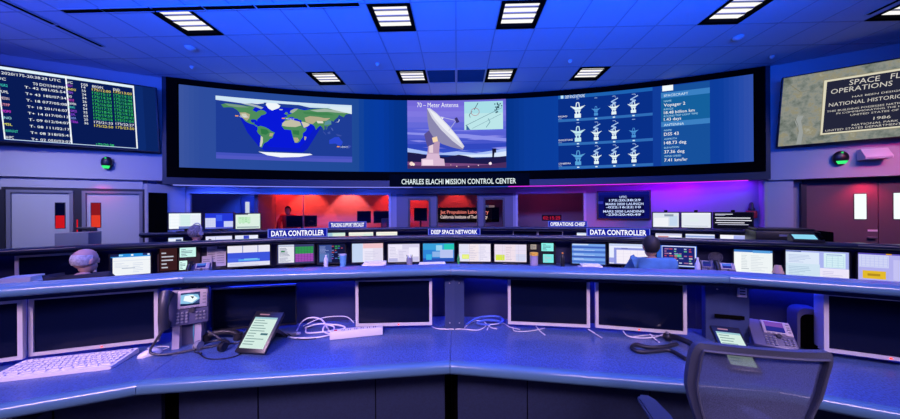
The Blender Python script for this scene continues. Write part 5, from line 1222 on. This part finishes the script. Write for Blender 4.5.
obj('guard', b, GREYP, t)
b = B()
for k in range(4):
    a = k * PI / 2; b.poly([(0, .012, h), (.06 * math.cos(a - .4), .004, h + .06 * math.sin(a - .4)), (.06 * math.cos(a + .4), .02, h + .06 * math.sin(a + .4))])
obj('blades', b, BROWN, t, fix=False)
p = at_r(778, 273, 9.3); t = thing('desk_lamp', 'small beige shaded lamp between two bright monitors at right', 'lamp', (p.x, p.y, D2), 0); h = max(.1, p.z - D2)
b = B(); b.lathe([(.05, 0), (.05, .012), (.012, .03), (.01, h + .02)]); obj('base', b, BLACK, t, 40); b = B(); b.lathe([(.055, h - .02), (.03, h + .08)], n=18); obj('shade', b, BEIGE, t, 60)
# printer and its cabinet, phone on the shelf at right
p = at_r(785, 236, 10.05); t = thing('low_cabinet', 'black cabinet under the printer at right', 'cabinet', (p.x, p.y, 0), -R(ang(p)))
b = B(); b.box((0, 0, .55), (.80, .5, 1.04), .006); obj('body', b, CARC, t); b = B(); b.box((0, 0, 1.085), (.82, .53, .03), .004); obj('top', b, BLACK, t)
for x in (-.2, .2):
    b = B(); b.box((x, -.252, .52), (.38, .012, .9), .003); dd = obj('door', b, CARC, t); b = B(); b.box((x * .3, -.262, .6), (.015, .012, .12)); obj('handle', b, STEEL, dd)
b = B(); b.box((0, 0, .015), (.76, .46, .03)); obj('plinth', b, BLACKM, t)
t = thing('printer', 'wide black printer on cabinet left of the right double doors', 'printer', (p.x, p.y, 1.101), -R(ang(p)))
b = B(); b.box((-.05, 0, .11), (.62, .40, .22), .015); obj('body', b, BLACK, t, 40); b = B(); b.box((-.05, .02, .238), (.56, .32, .035), .01); obj('scanner_lid', b, BLACK, t, 40)
b = B(); b.box((.32, 0, .14), (.14, .30, .16), .01); obj('feeder', b, BLACKM, t, 40); b = B(); b.box((-.05, -.204, .16), (.16, .006, .03)); obj('control_panel', b, GREYP, t); b = B(); b.box((.05, -.24, .06), (.4, .10, .015)); obj('tray', b, BLACKM, t)
p = at_r(806, 241, AP2 + .357 + .09); t = thing('shelf_phone', 'telephone with pale lit display on second row shelf before the right doors', 'telephone', (p.x, p.y, 1.231), -R(ang(p)))
b = B(); b.prism([(-.13, -.06, 0), (-.13, .07, 0), (-.13, .07, .08), (-.13, .05, .09), (-.13, -.06, .02)], (.26, 0, 0)); obj('body', b, BLACK, t)
b = B(); v1_ = Vector((0, .11, .07)).normalized(); b.quad((-.11, -.042, .034), (.08, -.042, .034), (.08, .035, .083), (-.11, .035, .083)); obj('display', b, emit('8cd8f4', 1), t, fix=False)
b = B(); b.tube([(.11, -.05, .04), (.11, 0, .085), (.11, .05, .10)], .016, 8); obj('handset', b, BLACKM, t, 50)

# ================================================================ OFFICE CHAIRS
def office_chair(label, loc, rz, W=.52, zt=1.10, zs=.47, group=None, lean=.16, back_y=-.23):
    t = thing('office_chair', label, 'chair', loc, rz, group); ax = W / 2 + .005
    b = B(); b.box((0, 0.02, zs - .03), (.50, .48, .07), .03, seg=3); obj('seat', b, CHMESH if False else CLOTHD, t, 50)
    zb = zs + .14; H = zt - zb
    def P(u, v):                                   # u -1..1, v 0 bottom..1 top
        tt = max(0, min(1, (v - .88) / .12)); w = W / 2 * (1 - .56 * max(0, (.68 - v) / .68) ** 1.25) * (1 - .11 * (1 - math.sqrt(max(0, 1 - tt * tt))))
        y = back_y + .055 * math.sin(v * PI) * .6 - lean * v + .05 * (u * u) * 1.0
        return Vector((u * w, y, zb + H * v))
    vv_ = [k / 14 for k in range(13)] + [.90, .925, .95, .97, .985, .995, 1.0]
    prof = [(-1, q) for q in vv_] + [(-1 + k / 6, 1.0) for k in range(1, 12)] + [(1, q) for q in vv_[::-1]] + [(1 - k / 6, 0) for k in range(1, 12)]
    def PP(u, v, s):
        q = P(u * (1 - s), .5 + (v - .5) * (1 - s * W / H))
        return q + Vector((0, 0, (.012 * (1 - u * u) if v > .5 else 0)))
    b = B(); n = len(prof)
    lo = [PP(u, v, 0) for u, v in prof]; hi = [PP(u, v, .13) for u, v in prof]; mi = [PP(u, v, .115) for u, v in prof]
    dv = Vector((0, -.022, 0))
    A0 = [b.v(q) for q in lo]; A1 = [b.v(q) for q in hi]; B0 = [b.v(q + dv) for q in lo]; B1 = [b.v(q + dv) for q in hi]
    for i in range(n):
        j = (i + 1) % n; b.f([A0[i], A0[j], A1[j], A1[i]]); b.f([B0[j], B0[i], B1[i], B1[j]]); b.f([A0[j], A0[i], B0[i], B0[j]]); b.f([A1[i], A1[j], B1[j], B1[i]])
    bmesh.ops.bevel(b.bm, geom=[e for e in b.bm.edges if e.is_manifold and e.calc_face_angle() > 1.0], offset=.006, segments=2, affect='EDGES')
    fr = obj('back_frame', b, CHFR, t, 40)
    b = B(); m2 = [PP(u, v, .135) for u, v in prof]; b.tube([q + Vector((0, -.026, 0)) for q in mi] + [mi[0] + Vector((0, -.026, 0))], .005, 6, 0); obj('piping', b, CHFR, fr)
    b = B(); G = [[PP(u, v, .125) + Vector((0, -.010, 0)) for u in [-1 + i / 8 for i in range(17)]] for v in [j / 14 for j in range(15)]]
    V = [[b.v(q) for q in row] for row in G]
    for r0, r1 in zip(V, V[1:]):
        for i in range(16): b.f([r0[i], r0[i + 1], r1[i + 1], r1[i]])
    obj('back_mesh', b, CHMESH, t, 60)
    b = B(); b.tube([(0, -.05, zs - .08), (0, back_y - .02, zs - .06), (0, back_y - .03, zs + .08), (0, back_y + .0, zb + .05)], .025, 8); obj('back_bracket', b, CHFR, t, 60)
    for s in (-1, 1):
        b = B(); b.prism([(s * ax - .045, -.16, zs + .20), (s * ax + .045, -.16, zs + .20), (s * ax + .05, .0, zs + .21), (s * (ax - .005) + .045, .12, zs + .205), (s * (ax - .01) + .02, .16, zs + .2), (s * (ax - .01) - .03, .16, zs + .2), (s * (ax - .005) - .045, .12, zs + .205)], (0, 0, .03))
        bmesh.ops.bevel(b.bm, geom=list(b.bm.edges), offset=.01, segments=2, affect='EDGES')
        a = obj('armrest', b, CHARM, t, 40)
        b = B(); b.tube([(s * ax, -.02, zs + .2), (s * ax, -.02, zs + .02), (s * .22, -.02, zs - .06)], .02, 8); obj('arm_post', b, CHFR, a, 60)
    b = B(); b.cyl((0, 0, .10), (0, 0, zs - .06), .028, n=14); obj('column', b, STEEL, t, 40)
    b = B(); b.lathe([(.05, .07), (.05, .12), (.03, .14)])
    for k in range(5):
        a = k * 2 * PI / 5; b.prism([(.02 * math.cos(a + 1.57), .02 * math.sin(a + 1.57), .10), (.02 * math.cos(a - 1.57), .02 * math.sin(a - 1.57), .10), (.30 * math.cos(a) + .012 * math.cos(a - 1.57), .30 * math.sin(a) + .012 * math.sin(a - 1.57), .07), (.30 * math.cos(a) + .012 * math.cos(a + 1.57), .30 * math.sin(a) + .012 * math.sin(a + 1.57), .07)], (0, 0, .03))
    obj('base', b, BLACK, t)
    for k in range(5):
        a = k * 2 * PI / 5; x, y = .29 * math.cos(a), .29 * math.sin(a); b = B()
        for s in (-.014, .014): b.cyl((x + s * math.sin(a) - .006, y - s * math.cos(a), .03), (x + s * math.sin(a) + .006, y - s * math.cos(a), .03), .03, n=12)
        b.cyl((x, y, .03), (x, y, .08), .008, n=8); obj('caster', b, BLACK, t)
    return t
zt = 1.135; pL, pR_ = at_z(690.5, 340.5, zt), at_z(832, 350.5, zt); d = pR_ - pL; W = math.hypot(d.x, d.y); rz = math.atan2(d.y, d.x); c = (pL + pR_) / 2
back = Vector((-math.sin(rz), math.cos(rz), 0))                 # the way the sitter would face
LEAN, BY = .04, -.23
base = c - back * (BY - LEAN + .045)
front_chair = office_chair('mesh backed office chair at front right, pushed toward console', (base.x, base.y, 0), rz, W, zt, .45, lean=LEAN)

# ================================================================ PEOPLE
def skinned(b, verts, edges, rad, roots=(0,), sub=2):
    me = bpy.data.meshes.new('s'); me.from_pydata([Vector(v) for v in verts], edges, []); o = bpy.data.objects.new('s', me); C.objects.link(o)
    m = o.modifiers.new('skin', 'SKIN'); m.use_smooth_shade = True
    for i, r in enumerate(rad):
        r = r if isinstance(r, tuple) else (r, r); me.skin_vertices[0].data[i].radius = r
    for i in range(len(verts)): me.skin_vertices[0].data[i].use_root = i in roots
    s = o.modifiers.new('sub', 'SUBSURF'); s.levels = sub
    bpy.context.view_layer.update(); dg = bpy.context.evaluated_depsgraph_get(); dg.update()
    ev = o.evaluated_get(dg); m2 = bpy.data.meshes.new_from_object(ev); t = bmesh.new(); t.from_mesh(m2); b.merge(t)
    bpy.data.objects.remove(o); bpy.data.meshes.remove(me); bpy.data.meshes.remove(m2)
def seated(label, p, rz, dz, skin, shirt, hairm, hair, head_turn=0, hunch=.06, broad=.2, group=None):
    """figure seated facing +y, origin on the floor under the hips; dz raises the upper body"""
    t = thing('person', label, 'person', p, rz, group)
    hp = .535; S = lambda x, y, z: (x, y, z + dz)
    sh = broad; n0 = (0, .02, hp); ch = S(0, .00 + hunch * .5, .96); nk = S(0, hunch, 1.05); hd = S(0, hunch + .02, 1.10)
    verts = [n0, (0, .0, .70), ch, nk, S(0, hunch + .015, 1.11)]; edges = [(0, 1), (1, 2), (2, 3), (3, 4)]; rad = [(.125, .09), (.10, .075), (.10, .07), .056, .055]
    for s in (-1, 1):
        k = len(verts)
        verts += [S(s * sh * .88, hunch * .7, 1.04), S(s * (sh + .04), .12 + hunch, .82), (s * (sh - .01), .36 + hunch, .80), (s * (sh - .03), .43 + hunch, .79)]
        edges += [(2, k), (k, k + 1), (k + 1, k + 2), (k + 2, k + 3)]; rad += [.046, .042, .030, .034]
        k = len(verts); verts += [(s * .10, .06, hp), (s * .13, .44, .52), (s * .13, .40, .10), (s * .13, .52, .05)]; edges += [(0, k), (k, k + 1), (k + 1, k + 2), (k + 2, k + 3)]; rad += [.09, .062, .042, .035]
    b = B(); skinned(b, verts, edges, rad)
    # hands: palm and five bent fingers each
    for s in (-1, 1):
        wx, wy, wz = s * (sh - .03), .43 + hunch, .79; v2 = []; e2 = []; r2 = []; rt = []
        for f, (dx, L) in enumerate(((-.030, .062), (-.010, .074), (.010, .078), (.028, .070), (.055, .050))):
            k = len(v2); rt.append(k); th = f == 4; X = wx - s * dx * (1 if not th else .9)
            if th: v2 += [(wx - s * .02, wy + .02, wz - .005), (wx - s * .05, wy + .045, wz - .012), (wx - s * .058, wy + .075, wz - .02)]
            else: v2 += [(X, wy + .05, wz), (X, wy + .07 + L * .55, wz - .006), (X, wy + .07 + L, wz - .03)]
            e2 += [(k, k + 1), (k + 1, k + 2)]; r2 += [.010, .0085, .007]
        skinned(b, v2, e2, r2, rt, 1)
        b.sphere((wx, wy + .045, wz - .004), (.042, .05, .016), 14, 8)
    # head with face
    H = Matrix.Translation(S(0, hunch + .035, 1.215)) @ Matrix.Rotation(head_turn, 4, 'Z') @ Matrix.Rotation(-.12, 4, 'X')
    b2 = B(H); b2.sphere((0, -.005, .02), (.078, .098, .105), 22, 16); b2.sphere((0, .025, -.055), (.060, .070, .075), 18, 12)
    b2.prism([(-.014, .085, -.02), (.014, .085, -.02), (.006, .09, .03), (-.006, .09, .03)], (0, .025, -.006))
    for s in (-1, 1): b2.sphere((s * .079, -.005, -.005), (.012, .022, .034), 10, 8); b2.sphere((s * .032, .078, .022), (.014, .012, .009), 10, 6)
    b2.box((0, .088, -.062), (.05, .012, .012), .004)
    t2 = bmesh.new()
    for q in (b2,):
        mp = {v_: b.bm.verts.new(v_.co) for v_ in q.bm.verts}
        for f in q.bm.faces: b.bm.faces.new([mp[v_] for v_ in f.verts])
        q.bm.free()
    t2.free()
    obj('body', b, skin, t, 60, fix=False)
    # clothing
    k = 1.10; b = B(); v3 = [n0, (0, .0, .70), ch, S(0, hunch * .9, 1.075)]; e3 = [(0, 1), (1, 2), (2, 3)]; r3 = [(.168, .135), (.158, .124), (.172, .130), .076]
    for s in (-1, 1):
        q = len(v3); v3 += [S(s * sh * .88, hunch * .7, 1.035), S(s * (sh + .04), .12 + hunch, .82), (s * sh, .30 + hunch, .802)]; e3 += [(2, q), (q, q + 1), (q + 1, q + 2)]; r3 += [.080, .062, .046]
    skinned(b, v3, e3, r3); obj('shirt', b, shirt, t, 60, fix=False)
    b = B(); v3 = [(0, .02, hp - .01)]; e3 = []; r3 = [(.165, .12)]
    for s in (-1, 1):
        q = len(v3); v3 += [(s * .10, .06, hp), (s * .13, .44, .52), (s * .13, .405, .14)]; e3 += [(0, q), (q, q + 1), (q + 1, q + 2)]; r3 += [.10, .073, .055]
    skinned(b, v3, e3, r3); obj('trousers', b, TROUS, t, 60, fix=False)
    for s in (-1, 1):
        b = B(); b.box((s * .13, .47, .045), (.09, .26, .085), .03, seg=3); obj('shoe', b, BLACK, t, 50)
    if hair == 'fringe':      # hair round the sides, bald crown
        b = B(H); G = []
        for j in range(7):
            a = -.62 + j * .17
            G.append([b.v((.083 * math.cos(a) * math.sin(x), -.005 - .104 * math.cos(a) * math.cos(x), .02 + .108 * math.sin(a))) for x in [(-1 + i / 10) * 1.62 for i in range(21)]])
        for r0, r1 in zip(G, G[1:]):
            for i in range(20): b.f([r0[i], r0[i + 1], r1[i + 1], r1[i]])
        obj('hair', b, hairm, t, 60)
    else:
        b = B(H); G = []
        for j in range(13):
            a = -.92 + j * (PI / 2 + .92) / 12; wv = PI * (.62 if a < .2 else .62 + .38 * min(1, (a - .2) / .5))
            G.append([b.v((.087 * math.cos(a) * math.sin(x), -.005 - .110 * math.cos(a) * math.cos(x), .022 + .115 * math.sin(a))) for x in [(-1 + i / 12) * wv for i in range(25)]])
        for r0, r1 in zip(G, G[1:]):
            for i in range(24): b.f([r0[i], r0[i + 1], r1[i + 1], r1[i]])
        obj('hair', b, hairm, t, 60)
    return t, H
HTOP = 1.338                                                # top of head above floor for dz = 0
def sit(px, py, r, **k):
    p = at_r(px, py, r); a = ang(p); dz = p.z - HTOP; rz = -R(a) + k.pop('turn', 0)
    f = Vector((-math.sin(rz), math.cos(rz), 0)); base = Vector((p.x, p.y, 0)) - f * .10
    lab = k.pop('label'); return seated(lab, base, rz, dz, **k), base, rz
(m1, H1), b1, z1 = sit(85.5, 249, 8.45, label='balding white haired man in dark shirt seen from behind at left', skin=SKIN, shirt=CLOTHD, hairm=HAIRW, hair='fringe', head_turn=R(-28))
(m2, H2), b2_, z2 = sit(196, 225.5, 10.15, label='grey haired person with headset seated in third row at left', skin=SKIN, shirt=CLOTHD, hairm=HAIRG, hair='full', head_turn=R(-35))
(m3, H3), b3, z3 = sit(651.5, 236.5, 8.5, label='dark haired man in blue shirt seen from behind', skin=SKIN3, shirt=CLOTHB, hairm=HAIRD, hair='full', hunch=.08, broad=.215)
b = B(H2); b.tube([(-.104, 0, .0), (-.098, 0, .08), (-.06, 0, .14), (0, 0, .160), (.06, 0, .14), (.098, 0, .08), (.104, 0, .0)], .008, 8); hs = bpy.data.objects
o = obj('headset', b, FRAMEL, None, 60); o.location = m2.location; o.rotation_euler = m2.rotation_euler; tag(o, 'pale headset band worn by the grey haired person', 'headset')
b = B(H2)
for s in (-1, 1): b.cyl((s * .094, 0, -.005), (s * .114, 0, -.005), .034, n=14)
obj('ear_cup', b, FRAMEL, o, 40)
for m_, base, rz, lab in ((m1, b1, z1, 'office chair of the white haired man'), (m2, b2_, z2, 'office chair of the grey haired person in third row'), (m3, b3, z3, 'office chair of the man in blue shirt')):
    office_chair(lab, (base.x, base.y, 0), rz, .48, .96 if m_ is not m1 else .93, .375, lean=.1, back_y=-.27)
# person in the red office
p = at_r(288.5, 206.5, 14.35); a = ang(p); seated('dark silhouetted person seated in the red office behind the left window', Vector((p.x, p.y, 0)), R(180) - R(a), p.z - HTOP, skin=SKIN, shirt=REDBOX, hairm=HAIRD, hair='full')
office_chair('office chair of the silhouetted person in the red office', (p.x, p.y, 0), R(180) - R(a), .56, .93, .375, lean=.1, back_y=-.27)
p = at_r(390, 218, 13.0); office_chair('empty chair with rounded back in the office near the entrance', (p.x, p.y, 0), R(10), .46, p.z, .5, lean=.1)

# ================================================================ LIGHT
W = bpy.data.worlds.new('world'); SC.world = W; W.use_nodes = True
W.node_tree.nodes['Background'].inputs[0].default_value = (.03, .06, 1, 1); W.node_tree.nodes['Background'].inputs[1].default_value = .10
def lamp(kind, name, loc, energy, col, to=None, size=None, sizey=None, spot=None, blend=.5, radius=.05, spread=None):
    l = bpy.data.lights.new(name, kind); l.energy = energy; l.color = col
    if kind == 'AREA':
        l.shape = 'RECTANGLE'; l.size = size; l.size_y = sizey or size; l.spread = R(spread or 180)
    elif kind == 'SPOT': l.spot_size = R(spot); l.spot_blend = blend; l.shadow_soft_size = radius
    else: l.shadow_soft_size = radius
    o = bpy.data.objects.new(name, l); C.objects.link(o); o.location = loc
    if to is not None: o.rotation_euler = (Vector(to) - Vector(loc)).to_track_quat('-Z', 'Y').to_euler()
    return o
BLUE = (.003, .085, 1.0); VIO = (.22, .12, 1.0); MAG = (.75, .02, 1.0); RED = (1, .03, .02)
# unseen blue area lamps added above the front row to light the ceiling
lamp('AREA', 'blue_ceiling_fill', (0, 1.5, 3.35), 440, BLUE, (0, 3.7, 4.435), 9, .4, spread=125)
lamp('AREA', 'blue_ceiling_fill_left', (-6.5, 1.8, 3.3), 70, (.05, .09, 1), (-5.2, 4.2, 4.435), 3, .4, spread=150)
# unseen blue fill lamps added overhead to light the consoles
lamp('AREA', 'blue_fill_front', (0, .9, 4.40), 200, (.006, .085, 1), (0, .9, 0), 7, 1.4)
lamp('AREA', 'blue_fill_row', (0, 3.0, 4.40), 60, (.01, .09, 1), (0, 3.0, 0), 7, .5, spread=120)
# unseen pinkish white fill lamps added behind the viewer and over the rows
lamp('AREA', 'white_fill_left', (-2.6, -2.4, 4.3), 75, (.95, .62, 1), (-1.6, 2.0, .9), 3, .6, spread=72)
lamp('AREA', 'white_fill_right', (2.6, -2.4, 4.3), 50, (.95, .66, 1), (1.6, 2.0, .9), 3, .6, spread=72)
lamp('AREA', 'white_fill_row', (0, 2.6, 4.38), 34, (1, .72, .9), (0, 4.1, .8), 8, .4, spread=55)
# strips behind the lower edge of the video wall
for (px, e_, col) in ((215, 26, (.03, .08, 1)), (290, 26, (.01, .08, 1)), (370, 20, (.03, .08, 1)), (455, 6, (.08, .14, 1)), (545, 9, (.12, .04, 1)), (625, 12, (.16, .01, 1)), (675, 38, (.30, .0, 1)), (725, 24, (.16, .01, 1))):
    th, _ = arc_ang(px, 184); p = arcpt(th, 2.195, -.14); lamp('AREA', 'screen_cove', p, e_ * .5, col, (p.x * 1.05, p.y + 1.2, .6), 1.0, .08)
# red spots of the office
for px, e_, col in ((282, 60, RED), (306, 130, (1, .07, .04)), (348, 150, (1, .13, .11)), (391, 95, RED), (414, 75, RED), (456, 50, (1, .05, .03))):
    p = at_r(px, 196, 14.45); lamp('SPOT', 'red_spot', (p.x, p.y, 2.6), e_, col, (p.x * 1.035, p.y + .50, 1.3), spot=78, blend=.35)
for px in (310, 350, 395): p = at_r(px, 200, 13.9); lamp('POINT', 'office_glow', (p.x, p.y, 2.2), 9, (1, .05, .03), radius=.25)
p = at_r(555, 196, 13.6); lamp('POINT', 'office_glow_right', (p.x, p.y, 2.4), 8, (.8, .05, .25), radius=.2)
p = at_r(250, 196, 13.9); lamp('SPOT', 'blue_spot', (p.x, p.y, 2.55), 120, (.02, .08, 1), (p.x * 1.06, p.y + .9, 1.0), spot=90, blend=.6)
p = at_r(205, 196, 13.4); lamp('POINT', 'office_glow_left', (p.x, p.y, 2.4), 6, (.05, .08, 1), radius=.2)
# red spots over the side doors
M, p, tx, n = side_frame(1); q = M @ Vector((rx(862), .0, 2.16)); lamp('SPOT', 'door_spot_right', q, 26, (1, .02, .08), M @ Vector((rx(862), -.21, 1.2)), spot=120, blend=.8)
q = M @ Vector((rx(900), 1.6, 3.2)); lamp('SPOT', 'red_wash_right', q, 90, (1, .03, .22), M @ Vector((rx(895), 0, 1.9)), spot=80, blend=1)
M, p, tx, n = side_frame(-1); q = M @ Vector((lx(104, -1), .12, 2.24)); lamp('SPOT', 'door_spot_left', q, 4.5, (1, .04, .12), M @ Vector((lx(104, -1), -.06, 1.4)), spot=130, blend=1)
q = M @ Vector((lx(30, -1), 2.2, 3.9)); lamp('SPOT', 'door_fill_left', q, 75, (.55, .70, 1), M @ Vector((lx(45, -1), 0, 1.2)), spot=60, blend=1)  # unseen bluish white lamp added to brighten the left doors
# violet wash on side walls
for s in (-1, 1):
    M, p, tx, n = side_frame(s); q = M @ Vector((1.6, 2.6, 3.9)); lamp('AREA', 'violet_wash', q, 17 if s < 0 else 12, (.66, .58, 1.0), M @ Vector((1.2, 0, 1.5)), 1.6, .4, spread=80)
q = polar(RW - 1.3, 19.5, 1.5); lamp('SPOT', 'red_floor_wash', polar(RW - .9, 16.5, 1.0), 16, (1, .02, .05), polar(RW, 16.2, 1.35), spot=110, blend=1)
